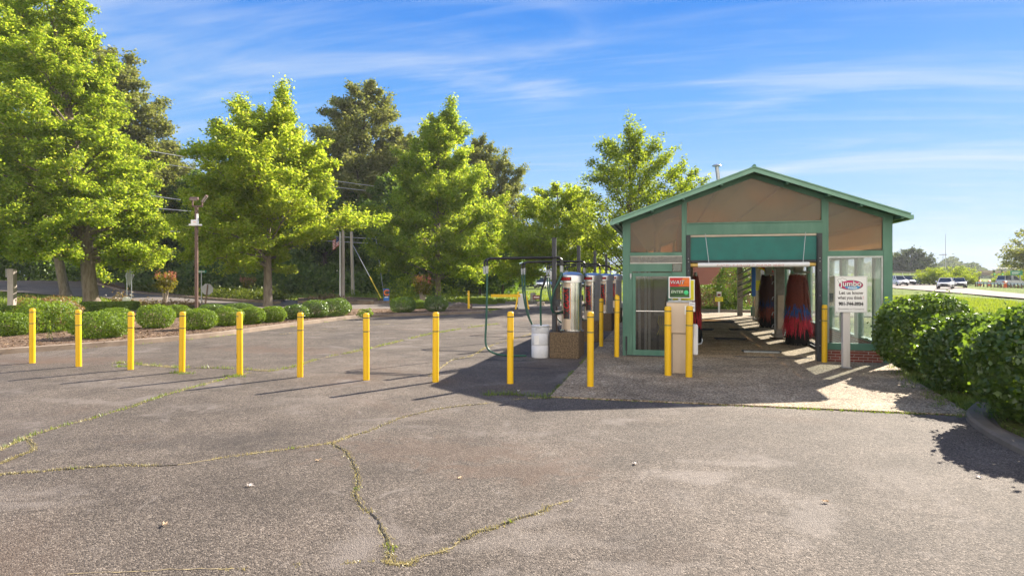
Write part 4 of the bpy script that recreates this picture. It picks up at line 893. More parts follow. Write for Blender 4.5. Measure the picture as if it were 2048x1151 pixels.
# ------------------------------------------------------------------ vacuum stations
def arc_pts(c, r, a0, a1, n=6, plane='xz'):
    out = []
    for i in range(n+1):
        a = a0+(a1-a0)*i/n
        out.append((c[0]+r*math.cos(a), c[1], c[2]+r*math.sin(a)) if plane == 'xz' else (c[0], c[1]+r*math.cos(a), c[2]+r*math.sin(a)))
    return out
def bez(p, n=16):
    P_ = [Vector(q) for q in p]; out = []
    for i in range(n+1):
        q = P_; t = i/n
        while len(q) > 1: q = [a.lerp(b_, t) for a, b_ in zip(q, q[1:])]
        out.append(q[0])
    return out
def vacuum(x, y, label, first):
    t = thing('vacuum_station', label, 'car vacuum', (x, y, 0), 0, 'vacuum stations in a line beside the building')
    MB().bbox(0, .74, 0, 1.15, 0, .65, .012).build('plinth', M['exposed_aggregate'], t)
    MB().box(.03, .13, .20, .30, .651, 3.03).box(.015, .145, .185, .315, 3.03, 3.045).build('boom_post', M['dark_steel'], t)
    MB().box(.02, .14, .305, .37, .651, 1.75).build('timber_backer', M['brown_wood'], t)
    cx, cy, r, rc = .48, .58, .262, .315
    can = MB().lathe([(r+.05, .652), (r+.05, .675), (r, .68), (r, 1.42), (r+.004, 1.423), (r+.004, 1.432), (r, 1.435), (r, 1.93)], 48, (cx, cy, 0)).build('canister', M['stainless'], t, smooth=35)
    MB().lathe([(rc-.02, 1.905), (rc, 1.90), (rc, 2.06), (rc*.97, 2.085), (rc*.8, 2.135), (rc*.5, 2.165), (0, 2.178)], 48, (cx, cy, 0)).build('lid', M['lid_steel'], t, smooth=35)
    MB().lathe([(r+.001, 1.78), (r+.001, 1.925)], 16, (cx, cy, 0), 3.9, 4.75).build('tan_band', M['brushed_tan'], can)
    MB().lathe([(r+.001, .69), (r+.001, .97)], 16, (cx, cy, 0), 3.9, 4.75).build('tan_band', M['brushed_tan'], can)
    am = 4.33; half = .42                             # the decal faces the drive
    d = MB().lathe([(r+.002, .97), (r+.002, 1.765)], 20, (cx, cy, 0), am-half, am+half).build('decal', M['decal_black'], can)
    b = MB(); k = 0
    for a0, a1, mi in ((-.42,-.39,0), (-.39,-.365,1), (-.365,-.34,2), (.30,.34,2), (.34,.38,1), (.38,.42,0)):
        b.mi = mi; b.lathe([(r+.0032, .975), (r+.0032, 1.76)], 4, (cx, cy, 0), am+a0, am+a1)
    b.build('rainbow_edge', [M['red_print'], M['yellow_print'], M['blue_print']], can)
    def wrap(me, R=r+.0045):
        for v in me.vertices:
            u, w_ = v.co.x, v.co.y                    # text runs up the canister
            a = am-.02-(w_+(u)*.10)/R
            v.co = (cx+math.cos(a)*R, cy+math.sin(a)*R, 1.365+u)
    text('lettering', 'VACUUM', .235, M['red_print'], can, None, bold=.009, shear=.25, wrap=wrap, width=.74)
    MB().lathe([(rc+.002, 1.945), (rc+.002, 2.045)], 20, (cx, cy, 0), am-.62, am+.50).build('lid_decal', M['decal_black'], can)
    def wrap2(me, R=rc+.0045):
        for v in me.vertices:
            u, w_ = v.co.x, v.co.y; a = am-.06+u/R
            v.co = (cx+math.cos(a)*R, cy+math.sin(a)*R, 1.995+w_)
    text('lettering', 'VACUUM', .09, M['red_print'], can, None, bold=.006, shear=.2, wrap=wrap2, width=.30)
    # boom arms with elbows
    for k, (yy, L_, z) in enumerate(((.17, -1.66, 2.53), (.33, -1.78, 2.515))):
        arm = MB().tube([(.17, yy, z+.015), (-.5, yy, z+.01)] + [(L_+.1, yy, z)] + arc_pts((L_+.1, yy, z-.12), .12, math.pi/2, math.pi, 5) + [(L_-.02, yy, z-.24)], .026, 10).build('boom_arm', M['black_pipe'], t, smooth=50)
        MB().tube([(L_-.02, yy, z-.20), (L_-.02, yy, z-.40)], [.040, .034], 12).tube([(L_-.02, yy, z-.285), (L_-.02, yy, z-.30)], .046, 12).build('swivel_coupling', M['galvanised'], arm, smooth=40)
        MB().tube([(.16, yy, z+.01)]+arc_pts((.18, yy, z-.08), .09, math.pi/2, 0, 5)+[(.27, yy, z-.24)], .030, 10).build('elbow', M['black_pipe'], arm, smooth=50)
        MB().tube([(.27, yy, z-.20), (.27, yy, z-.36)], [.036, .031], 12).build('swivel_coupling', M['galvanised'], arm, smooth=40)
        MB().tube(bez([(.27, yy, z-.36), (.30, yy, 1.9), (-.16-.1*k, yy-.1, 1.6), (-.02+.1*k, yy-.12, 1.0), (.12, yy+.02, 1.05), (.24, cy-.1+.15*k, 1.16)], 22), .024, 10).build('feed_hose', M['hose_green'], t, smooth=60)
    if first:
        MB().tube(bez([(-1.68, .17, 2.14), (-1.69, .17, 1.2), (-1.68, .12, .9), (-1.70, .05, .40)], 10)[:-1]+bez([(-1.69, .05, .42), (-1.68, .0, .08), (-1.45, .0, .03), (-1.1, -.02, .028), (-.62, .12, .028)], 14), .027, 10).build('hose', M['hose_green'], t, smooth=60)
    else:
        for k in (0, 1):
            MB().tube(bez([(-1.68-.12*k, .17+.16*k, 2.12), (-1.68-.12*k, .17+.16*k, 1.4), (-1.62, .1, .8), (-1.45, .05, .12), (-1.1, .0, .0), (-.5, .1, .08), (-.3, .2, .3)], 22), .027, 10).build('hose', M['hose_green'], t, smooth=60)
    MB().tube([(-.10, .10, 2.08), (-.16, .10, 1.86), (-.22, .10, 1.72)], [.030, .030, .020], 10).build('nozzle', M['rubber'], t, smooth=60)
    MB().tube(bez([(-.22, .10, 1.72), (-.26, .10, 1.55), (-.25, .10, 1.2), (-.25, .18, .75), (-.24, .22, .1)], 14), .025, 10).build('hose', M['hose_green'], t, smooth=60)
    MB().box(-.02, .03, .17, .21, 1.98, 2.18).box(-.12, .03, .08, .12, 2.03, 2.06).build('nozzle_holder', M['galvanised'], t)
    MB().bbox(.14, .235, .12, .24, 1.30, 1.47, .01).build('coin_box', M['dark_steel'], t)
    MB().box(.14, .24, .05, .5, 1.17, 1.185).build('tray', M['brushed_tan'], t)
    MB().tube(bez([(.20, .3, .90), (.16, .1, .75), (.2, .0, .67), (.3, .12, .655)], 10), .012, 6).tube(bez([(.21, .4, .85), (.12, .15, .70), (.28, .02, .66), (.33, .2, .655)], 10), .010, 6).tube(bez([(.16, .35, .8), (.25, .1, .7), (.16, .05, .67), (.22, .2, .655)], 10), .009, 6).build('cable', M['rubber'], t)
    return t
VL = ['nearest vacuum station, its hose hanging from the arm to the white drum', 'second vacuum station back, beside a yellow bollard', 'third vacuum station back, half hidden by the bollard', 'fourth vacuum station, the farthest one by the building corner']
for k in range(4): vacuum(-2.83+.06*k, 15.78+4.27*k, VL[k], k == 0)
dm = thing('white_drum', 'scuffed white plastic drum standing beside the nearest vacuum plinth', 'drum', (-3.09, 15.92, 0))
MB().lathe([(.215, 0), (.226, .02), (.228, .29), (.222, .30), (.222, .315), (.229, .325), (.229, .60), (.223, .61), (.223, .625), (.229, .635), (.227, .78), (.232, .785), (.232, .815), (.222, .82), (.212, .80), (0, .80)], 40).build('barrel', M['drum_white'], dm, smooth=35)
MB().lathe([(.2335, .775), (.2335, .795)], 30).box(-.05, .06, -.242, -.234, .765, .79).tube([(-.06, -.238, .78), (-.06, -.238, .70)], .004, 6).build('rim_band', M['galvanised'], dm)
MB().lathe([(.2295, .34), (.2295, .56)], 6, (0, 0, 0), 4.15, 4.75).build('paper_label', M['white_paint'], dm)

# ------------------------------------------------------------------ pay station, its signs
px_, py_ = .30, 13.98
ps = thing('pay_station', 'tan metal pay station cabinet between two yellow bollards', 'pay station', (px_, py_, .022))
MB().bbox(-.16, .15, -.20, .18, 0, .86, .008).build('pedestal', M['brushed_tan'], ps)
cabt = MB().bbox(-.27, .27, -.24, .24, .84, 1.49, .012).build('cabinet', M['brushed_tan'], ps)
MB().box(-.24, .25, -.25, .25, 1.492, 1.51).box(-.22, .18, -.2, .1, 1.512, 1.53).build('top_plate', M['galvanised'], cabt)
MB().box(-.155, -.147, -.206, -.201, .02, .84).box(-.147, .145, -.206, -.201, .832, .84).build('pedestal_door_edge', M['dark_steel'], ps)
MB().box(.10, .21, -.246, -.2415, 1.24, 1.42).build('white_label', M['white_paint'], cabt)
MB().bbox(.19, .31, -.262, -.2465, 1.30, 1.50, .004).build('card_reader', M['white_plastic'], cabt)
MB().box(.205, .295, -.266, -.2625, 1.38, 1.40).box(.205, .295, -.266, -.2625, 1.45, 1.46).build('reader_slot', M['grey_print'], cabt)
MB().bbox(.272, .375, -.12, .12, .38, 1.02, .02).build('side_box', M['white_plastic'], ps)
MB().tube([(.375, 0, .6), (.45, 0, .62), (.47, 0, .68), (.46, 0, .72)], .014, 8).build('hook', M['galvanised'], ps)
sg = thing('wait_enter_sign', 'lit traffic sign reading WAIT over ENTER on top of the pay station', 'sign', (px_+.0, py_-.06, 1.552))
MB().box(-.03, .03, -.02, .05, -.02, .08).build('neck', M['galvanised'], sg)
fr = MB(); x0, x1, z0, z1, e = -.225, .225, .04, .50, .03
fr.bbox(x0, x1, -.06, .04, z0, z1, .008).build('housing', M['white_paint'], sg)
X0, X1, Z0, Z1 = x0+.024, x1-.024, z0+.024, z1-.024; zm = (Z0+Z1)/2
MB().box(X0, X1, -.064, -.0605, zm+.02, Z1).build('wait_panel', M['red_print'], sg)
b = MB(); b.add([(X0+.18, -.0648, zm+.03), (X1, -.0648, zm+.03), (X1, -.0648, Z1), (X0+.27, -.0648, Z1)], [(0,1,2,3)]); b.build('orange_swirl', M['orange_print'], sg)
MB().box(X0, X1, -.064, -.0605, Z0, zm+.018).build('enter_panel', mat('dark_green_print', (.012,.05,.014), .45), sg)
b = MB(); b.add([(X0, -.0648, zm-.03), (X1, -.0648, zm-.005), (X1, -.0648, zm+.005), (X0, -.0648, zm-.018)], [(0,1,2,3)]); b.add([(X0+.02, -.0648, Z0+.01), (X1, -.0648, Z0+.035), (X1, -.0648, Z0+.055), (X0+.08, -.0648, Z0+.022)], [(0,1,2,3)]); b.build('green_swirl', M['green_print'], sg)
text('wait_shadow', 'WAIT', .115, M['maroon_paint'], sg, (-.046, -.0655, zm+.102), bold=.006, shear=.15)
text('wait_lettering', 'WAIT', .115, M['white_paint'], sg, (-.052, -.0665, zm+.108), bold=-.001, shear=.15)
text('enter_shadow', 'ENTER', .085, M['green_print'], sg, (-.045, -.0655, zm-.098), bold=.005, shear=.15)
text('enter_lettering', 'ENTER', .085, M['white_paint'], sg, (-.050, -.0665, zm-.092), bold=-.001, shear=.15)
disc = lambda x, z, r, y: MB().lathe([(r, 0), (r*.9, .004), (0, .006)], 20, (0, 0, 0))
for nm, z, mt in (('wait_lamp', zm+.105, 'orange_print'), ('enter_lamp', zm-.105, 'bright_green_print')):
    lo = MB().lathe([(.046, 0), (.046, .004), (.036, .008), (0, .009)], 20).build(nm, M[mt], sg); lo.location = (.135, -.066, z); lo.rotation_euler = (math.pi/2, 0, 0)
yb = thing('yellow_board', 'yellow board with a white edge standing behind the lit WAIT and ENTER sign', 'sign', (px_+.08, py_+.16, 1.53))
MB().bbox(-.24, .24, -.01, .01, .0, .46, .004).build('board', M['white_paint'], yb); MB().box(-.22, .22, -.014, -.0105, .022, .44).build('face', M['yellow_board'], yb)
MB().box(.12, .15, .011, .03, -.02, .35).build('bracket', M['galvanised'], yb)

# ------------------------------------------------------------------ feedback sign on the white post
fs = thing('feedback_sign_post', 'weathered white square post standing by the brick plinth', 'post', (3.93, 15.55, .022))
MB().bbox(-.075, .075, -.075, .075, 0, 1.86, .008).build('shaft', M['weathered_white'], fs); MB().bbox(-.10, .10, -.10, .10, -.01, .02, .004).build('foot', M['galvanised'], fs)
fb = thing('feedback_sign', 'white sign reading Let us know what you think with a phone number', 'sign', (4.01, 15.46, 1.66))
fb.rotation_euler = (0, 0, -.02)
MB().bbox(-.325, .325, -.012, .0, -.40, .40, .003).build('panel', M['white_paint'], fb)
q = MB()
for (a, b_, c, d_) in ((-.312, .312, .384, .387), (-.312, .312, -.387, -.384), (-.312, -.309, -.384, .384), (.309, .312, -.384, .384)): q.box(a, b_, -.0135, -.0122, c, d_)
q.build('border', M['grey_print'], fb)
def ell(name, cx, cz, rx, rz_, y, m):
    b = MB(); n = 40; b.add([(cx+rx*math.cos(2*math.pi*i/n), y, cz+rz_*math.sin(2*math.pi*i/n)) for i in range(n)], [tuple(range(n))]); return b.build(name, m, fb)
ell('logo_rim', -.0, .205, .245, .108, -.0135, M['decal_black']); ell('logo_oval', -.0, .205, .235, .098, -.0145, M['magenta_print'])
b = MB(); n = 24; b.add([(-.0+.235*math.cos(math.pi+math.pi*i/n*1.0)*.72+.03, -.0155, .195+.098*math.sin(math.pi+math.pi*i/n)*.86-.004) for i in range(n+1)], [tuple(range(n+1))]); b.build('logo_band', mat('logo_blue', (.03,.30,.62), .45), fb)
for (cx, cz, r) in ((-.21, .285, .042), (-.17, .315, .04), (-.125, .30, .036), (-.235, .315, .03)): ell('logo_cloud_rim', cx, cz, r+.005, r+.004, -.0133-(cx+.3)*.0004, M['grey_print'])
for (cx, cz, r) in ((-.21, .285, .042), (-.17, .315, .04), (-.125, .30, .036), (-.235, .315, .03)): ell('logo_cloud', cx, cz, r, r*.9, -.0139-(cx+.3)*.0004, M['white_paint'])
text('logo_shadow', 'Jumbo', .165, M['decal_black'], fb, (.004, -.0160, .226), bold=.008)
text('logo_lettering', 'Jumbo', .165, M['white_paint'], fb, (-.0, -.0168, .230), bold=.002)
text('logo_lettering', 'WASH', .062, M['white_paint'], fb, (.03, -.0168, .138), bold=.002, width=.19)
text('lettering', 'Let us know', .098, M['grey_print'], fb, (0, -.0135, .03), bold=.003)
text('lettering', 'what you think', .098, M['grey_print'], fb, (-.02, -.0135, -.078), bold=.003, width=.50)
text('lettering', '!', .098, M['red_print'], fb, (.245, -.0135, -.078))
text('lettering', '901-744-3934', .098, M['black_print'], fb, (0, -.0135, -.215), bold=.006, width=.50)
text('lettering', 'Questions or Concerns', .056, M['grey_print'], fb, (0, -.0135, -.325), width=.52)

# ------------------------------------------------------------------ beyond the bay: brick building, signs
t = thing('brick_building', 'low red brick building seen through the wash bay', 'building', (0, 0, 0))
wl = MB().box(.2, 7.5, 48.0, 55.0, -.1, 4.2).build('wall', M['red_brick'], t)
MB().add([(-.2, 47.6, 4.2), (7.9, 47.6, 4.2), (7.9, 55.4, 4.2), (-.2, 55.4, 4.2), (2.0, 51.5, 6.0), (5.6, 51.5, 6.0)], [(0,1,5,4),(1,2,5),(2,3,4,5),(3,0,4),(3,2,1,0)]).build('roof', M['roof_green'], t)
MB().box(6.1, 6.9, 47.985, 48.02, 1.0, 2.6).build('window', M['car_glass'], wl)
x, y = G(1438, 624)
t = thing('small_yellow_sign', 'small yellow sign on a white post beyond the far end of the bay', 'sign', (x, y, 0))
MB().box(-.05, .05, -.04, .04, 0, 1.0).build('post', M['white_paint'], t); MB().bbox(-.22, .22, -.07, -.045, .62, .88, .004).build('board', M['yellow_board'], t)
text('lettering', 'OFFICE\nPARK', .12, M['grey_print'], t, (0, -.073, .75))
MB().bbox(-.13, .13, -.07, .04, .90, 1.18, .01).build('upper_box', M['weathered_white'], t); MB().box(-.09, .09, -.075, -.071, .94, 1.06).build('red_label', M['maroon_paint'], t)
MB_ = MB(); MB_.box(1.0, 9, 38.6, 38.8, -.02, .14); structure(MB_.build('kerb', M['kerb_concrete']))

# ------------------------------------------------------------------ street furniture beyond the planting bed
def at(px, py): x, y = GT(px, py); return (x, y, tzf(x, y)-.05)
def dz(py, p): return ZH(py, p[0]*FW[0]+p[1]*FW[1])
p = (*G(393, 628), .10); hp = dz(413, p)-p[2]
t = thing('lamp_pole', 'dark bronze lamp pole with two floodlights and a white box', 'lamp pole', p, YAW)
MB().box(-.07, .07, -.07, .07, 0, hp).bbox(-.15, .15, -.15, .15, 0, .1, .02).build('pole', M['bronze_pole'], t)
MB().box(-.24, .34, -.04, .04, hp-.02, hp+.06).box(-.24, -.18, -.04, .04, hp, hp+.32).box(.28, .34, -.04, .04, hp, hp+.32).build('crossarm', M['bronze_pole'], t)
for sx, rz_ in ((-.10, .25), (.62, -.7)):
    fl = MB().bbox(-.23, .23, -.12, .12, -.07, .07, .02).build('floodlight', M['bronze_pole'], t); fl.location = (sx*.8-.04, -.04, hp+.42); fl.rotation_euler = (math.radians(28), 0 if sx < 0 else math.radians(-48), rz_*.4)
    MB().box(-.19, .19, -.124, -.121, -.05, .05).box(-.20, .20, -.09, .09, -.076, -.071).build('lens', M['lamp_lens'], fl)
zb = dz(452, p)-p[2]
bx = MB().bbox(-.19, .17, -.26, -.075, zb, zb+.33, .02).build('junction_box', M['white_plastic'], t); MB().box(.06, .15, -.17, -.075, zb+.33, zb+.66).build('antenna', M['white_plastic'], bx)
MB().bbox(-.33, -.195, -.2, -.12, zb+.02, zb+.11, .01).bbox(.18, .40, -.24, -.15, zb-.0, zb+.09, .02).build('camera', M['white_plastic'], bx); MB().box(-.05, .09, -.265, -.2605, zb+.19, zb+.21).build('label', M['orange_print'], bx)
def octagon(r): return [(r*math.cos(math.pi/8+math.pi/4*i), r*math.sin(math.pi/8+math.pi/4*i)) for i in range(8)]
p = at(411, 612)
t = thing('stop_sign', 'leaning octagonal stop sign seen from its bare back', 'sign', p, YAW+.1); t.rotation_euler.y = .10
zc_ = dz(578, p)-p[2]
MB().box(-.035, .035, -.055, -.012, 0, zc_+.32).build('post', M['brown_wood'], t); MB().prism([(x, z+zc_) for x, z in octagon(.41)], -.01, .0).build('sign_plate', M['sign_back'], t)
p = at(403, 609.5)
t = thing('street_name_sign', 'green street name sign on a thin pole behind the lamp pole', 'sign', p, YAW)
zt = dz(541, p)-p[2]
MB().tube([(0, 0, 0), (0, 0, zt)], .04, 8).build('pole', M['galvanised'], t); MB().bbox(-.36, .36, -.01, .01, zt-.16, zt+.04, .003).build('name_plate', M['sign_green'], t); MB().box(-.26, .26, -.014, -.0105, zt-.09, zt-.03).build('white_legend', M['white_paint'], t)
p = at(259, 601)
t = thing('diamond_sign', 'grey back of a diamond road sign on two thin posts', 'sign', p, YAW-.25)
zt = dz(530, p)-p[2]; zb_ = dz(573, p)-p[2]; zm_ = (zt+zb_)/2; w_ = .48; h_ = (zt-zb_)/2
MB().prism([(0, zb_), (w_, zm_), (0, zt), (-w_, zm_)], -.01, .0).build('sign_plate', M['sign_back'], t)
for x in (-.24, .24): MB().box(x-.03, x+.03, -.045, -.012, 0, zm_+.35).build('post', M['galvanised'], t)
p = at(24, 612)
t = thing('white_sign_post', 'thick pale wooden sign post at the left edge under the big tree', 'post', p, YAW)
zt = dz(546, p)-p[2]; MB().bbox(-.20, .22, -.18, .18, 0, zt+.3, .02).build('shaft', M['pole_wood'], t); MB().box(-.42, -.21, -.05, .05, zt-.3, zt+.3).build('board_edge', M['grey_equipment'], t)
p = at(253, 607)
tag(MB().bbox(-.3, .3, -.2, .2, 0, .6, .12).build('white_stone', M['white_paint'], loc=(p[0], p[1], p[2])), 'white painted stone at the foot of the diamond sign', 'stone')
# poles, flag, wires
p = at(686, 602); d0 = p[0]*FW[0]+p[1]*FW[1]
t = thing('street_light', 'tall pale street light pole with a curved arm reaching left', 'street light', p, YAW)
h1 = dz(452, p)-p[2]
MB().tube([(0, 0, 0), (0, 0, h1)], [.17, .13], 12).bbox(-.25, .25, -.25, .25, 0, .1, .02).build('pole', M['pole_wood'], t, smooth=True)
ar = MB().tube(bez([(0, 0, h1-.15), (-.25, 0, h1+.3), (-.6, 0, h1+.72), (-1.05, 0, h1+.76)], 10), .05, 8).build('arm', M['galvanised'], t, smooth=True)
MB().bbox(-1.5, -1.0, -.13, .13, h1+.66, h1+.80, .04).build('lamp_head', M['galvanised'], t)
p2 = at(680, 603)
t = thing('flagpole', 'thin white flagpole standing just left of the street light pole', 'flagpole', p2, YAW)
h2 = dz(466, p2)-p2[2]; MB().tube([(0, 0, 0), (0, 0, h2)], [.06, .045], 10).lathe([(0, h2+.12), (.06, h2+.06), (0, h2)][::-1], 10).build('pole', M['white_paint'], t, smooth=True)
fl = thing('flag', 'stars and stripes flag hanging limp on the thin flagpole', 'flag', (p2[0], p2[1], 0), YAW)
zt = dz(470, p2); fw_, fh_ = .50, .95
for nm, mt in (('stripes', None), ('canton', 'flag_blue')):
    b = MB(); nx, nz = 12, 13; f = []
    for i in range(nx+1):
        for j in range(nz+1):
            u = i/nx; v = j/nz; b.v.append((-.06-u*fw_, .10*math.sin(u*11)*(.4+u)-(.0 if nm == 'stripes' else .004), zt-v*fh_*.85-u*.42))
    for i in range(nx):
        for j in range(nz):
            inc = i < 6 and j < 7
            if (nm == 'canton') == inc: b.f.append((i*(nz+1)+j, (i+1)*(nz+1)+j, (i+1)*(nz+1)+j+1, i*(nz+1)+j+1)); b.m.append(0 if nm == 'canton' else j % 2)
    b.build(nm, M['flag_blue'] if nm == 'canton' else [M['red_print'], M['white_paint']], fl, smooth=True)
st = MB()
for i in range(5):
    for j in range(4):
        u = (i+.5)*6/5/12; v = (j+.6)*7/4/13; x = -.06-u*fw_; z = zt-v*fh_*.85-u*.42; y = .10*math.sin(u*11)*(.4+u)-.012
        st.add([(x+.016*math.cos(k*2*math.pi/5+1.57)*(1 if k % 1 == 0 else .4), y, z+.016*math.sin(k*2*math.pi/5+1.57)) for k in range(5)], [(0, 2, 4), (4, 1, 3), (3, 0, 2)])
st.build('stars', M['white_paint'], fl)
p3 = at(706, 591)
t = thing('utility_pole', 'grey wooden utility pole with crossarm carrying the wires', 'utility pole', p3, YAW); t.rotation_euler.y = -.025
h3 = dz(432, p3)-p3[2]
MB().tube([(0, 0, 0), (0, 0, h3)], [.20, .14], 12).build('shaft', M['pole_wood'], t, smooth=True); MB().box(-1.2, 1.2, -.2, -.1, h3-.4, h3-.28).box(-.9, .9, -.2, -.1, h3-1.3, h3-1.2).build('crossarm', M['brown_wood'], t)
gw = thing('guy_wire', 'guy wire with a yellow sleeve slanting from the utility pole', 'guy wire', (0, 0, 0))
A = (p3[0], p3[1], dz(490, p3)); B = at(765, 600)
MB().tube([A, B], .03, 6).build('cable', M['wire_pale'], gw); m1 = Vector(A).lerp(Vector(B), .62); MB().tube([m1, Vector(A).lerp(Vector(B), .99)], .055, 8).build('sleeve', M['yellow_paint'] if 'yellow_paint' in M else M['yellow_print'], gw)
gw = thing('guy_wire', 'bare second guy wire steeply slanting right of the yellow sleeved one', 'guy wire', (0, 0, 0))
B2 = at(768, 590); MB().tube([(p3[0]+1.2, p3[1]+3, dz(470, p3)), B2], .025, 6).build('cable', M['wire_pale'], gw)
p4 = D(60, 62); p4 = (p4[0], p4[1], tzf(*p4))
def wire(px0, y0, px1, y1, d0_, d1_, sag, label, m='wire_pale', r=.036):
    a = D(px0, d0_); c = D(px1, d1_); A = Vector((a[0], a[1], ZH(y0, d0_))); B = Vector((c[0], c[1], ZH(y1, d1_)))
    pts = [A.lerp(B, i/16)-Vector((0, 0, sag*4*(i/16)*(1-i/16))) for i in range(17)]
    tag(MB().tube(pts, r, 5).build('overhead_wire', M[m]), label, 'wire', 'overhead wires along the street')
for (a, b_, c, d_, d0_, d1_, lb) in ((-80,230,845,384,52,86,'topmost overhead wire crossing behind the trees'), (-80,262,845,392,52,86,'second overhead wire from the top behind the trees'),
    (-80,330,706,436,54,75,'overhead wire meeting the utility pole at its top crossarm'), (-80,372,706,441,54,75,'overhead wire just under the topmost crossarm wires'),
    (-80,412,1060,491,54,90,'overhead wire passing behind the lamp pole box'), (-80,430,1060,497,54,90,'lowest overhead wire passing behind the street light')):
    wire(a, b_, c, d_, d0_, d1_, .5, lb)
# newspaper box
p = at(772, 605)
t = thing('newspaper_box', 'orange and blue newspaper box with a large letter C', 'newspaper box', p, YAW+.25)
hb = dz(577, p)-p[2]
MB().bbox(-.20, .24, -.2, .2, .08, hb, .02).box(-.16, .20, -.16, .16, 0, .08).build('case', M['blue_print'], t); MB().box(-.17, .20, -.205, -.201, hb*.48, hb-.08).build('window_panel', M['decal_black'], t)
text('letter', 'C', .62, M['orange_print'], t, (.01, -.209, hb*.72), bold=.02); MB().box(.241, .246, -.15, .15, .3, hb-.06).build('side_stripe', M['orange_print'], t); MB().box(-.13, .16, -.209, -.206, hb*.40, hb*.46).build('white_strip', M['white_paint'], t)
# gate and cabinet at the exit drive
p = at(1031, 618)
t = thing('barrier_gate', 'yellow barrier arm held out level on slanted yellow legs', 'barrier gate', p, YAW)
za = dz(591, p)-p[2]
MB().box(-1.55, .30, -.05, .05, za-.09, za+.09).build('arm', M['yellow_sleeve'], t)
MB().beam((-.0, 0, 0), (.18, 0, za+.25), .13, .1).build('leg', M['yellow_sleeve'], t); MB().beam((.85, .2, 0), (.66, .2, za), .13, .1).build('leg', M['yellow_sleeve'], t)
p = at(1043, 617)
t = thing('white_cabinet', 'plain white utility cabinet beside the yellow barrier gate', 'cabinet', p, YAW)
hc = dz(587, p)-p[2]; MB().bbox(-.22, .22, -.2, .2, .03, hc, .02).box(-.18, .18, -.16, .16, 0, .03).build('case', M['white_paint'], t); MB().box(.12, .18, -.206, -.201, hc*.62, hc*.78).build('lock_plate', M['maroon_paint'], t); MB().box(.13, .17, -.206, -.201, hc*.5, hc*.55).build('latch', M['dark_steel'], t)
bollard(937, 621, dz(581, at(937, 621)), 'slim yellow post at the kerb end by the dark boulder', r=.07, group='yellow bollards')
p = at(943, 622); tag(MB().box(-.04, .04, -.04, .04, 0, .52).build('low_post', M['bronze_pole'], loc=p), 'short dark stake beside the slim yellow post', 'stake')
p = at(1073, 608)
t = thing('maroon_yard_sign', 'small maroon sign on two thin legs on the grass verge', 'sign', p, YAW)
MB().bbox(-.28, .28, -.02, .02, .42, .72, .01).build('board', M['maroon_paint'], t); MB().box(-.2, .2, -.026, -.021, .53, .61).build('pale_legend', M['weathered_white'], t)
for x in (-.24, .24): MB().box(x-.015, x+.015, -.01, .01, 0, .43).build('leg', M['dark_steel'], t)
p = at(1066, 602); tag(MB().bbox(-.2, .2, -.2, .2, 0, dz(585, p)-p[2], .04).build('meter_box', M['grey_equipment'], loc=p), 'small grey meter box on the sunny lawn behind the maroon sign', 'box')
p = at(1082, 611); tag(MB().bbox(-.25, .25, -.2, .2, 0, .32, .04).build('concrete_block', M['pale_concrete'], loc=p), 'low pale concrete block on the verge by the maroon sign', 'block')
bm = thing('boulder', 'long dark boulder lying in the mulch at the kerb end', 'boulder', at(919, 620), .3)
b = MB(); rr = random.Random(3); nu, nv = 16, 9
for j in range(nv+1):
    for i in range(nu):
        a = 2*math.pi*i/nu; f = math.pi*j/nv; k = 1+.13*math.sin(3*a+f*2)+rr.uniform(-.05, .05); b.v.append((.72*math.sin(f)*math.cos(a)*k, .34*math.sin(f)*math.sin(a)*k, .13+.36*math.cos(f)*k))
for j in range(nv):
    for i in range(nu): a = j*nu+i; c = j*nu+(i+1) % nu; b.f.append((a, c, c+nu, a+nu)); b.m.append(0)
b.build('stone', M['boulder'], bm, smooth=True)
# fallen leaves on the asphalt
FLV = [(500, 972, 'fallen_pale', 'pale dead leaf on the asphalt left of the branching crack'), (920, 956, 'fallen_tan', 'tan dead leaf lying alone on the open asphalt'), (637, 921, 'fallen_tan', 'tan dead leaf just below the long crack'),
       (1270, 928, 'fallen_pale', 'pale dead leaf on the asphalt before the pay station'), (1650, 1005, 'fallen_tan', 'tan dead leaf on the right half of the foreground'), (1958, 955, 'fallen_pale', 'pale dead leaf in the bush shadow'),
       (330, 1050, 'fallen_tan', 'tan dead leaf in the lower left foreground'), (1037, 782, 'fallen_pale', 'pale dead leaf in the building shadow')]
for px, py, mt, lb in FLV:
    x, y = G(px, py); b = MB(); n = 9; rr = random.Random(px)
    s = .034 if py > 900 else .03
    ring = [((1 if i % 2 else .5)*s*rr.uniform(.8, 1.3)) for i in range(n*2)]
    b.v = [(0, 0, .012)]+[(r_*math.cos(i*math.pi/n)*1.3, r_*math.sin(i*math.pi/n)*.8, .006+.02*rr.random()) for i, r_ in enumerate(ring)]
    b.f = [(0, i+1, (i+1) % (2*n)+1) for i in range(2*n)]; b.m = [0]*(2*n)
    tag(b.build('fallen_leaf', M[mt], loc=(x, y, .002), rz=rr.uniform(0, 6)), lb, 'leaf', 'fallen leaves on the asphalt')
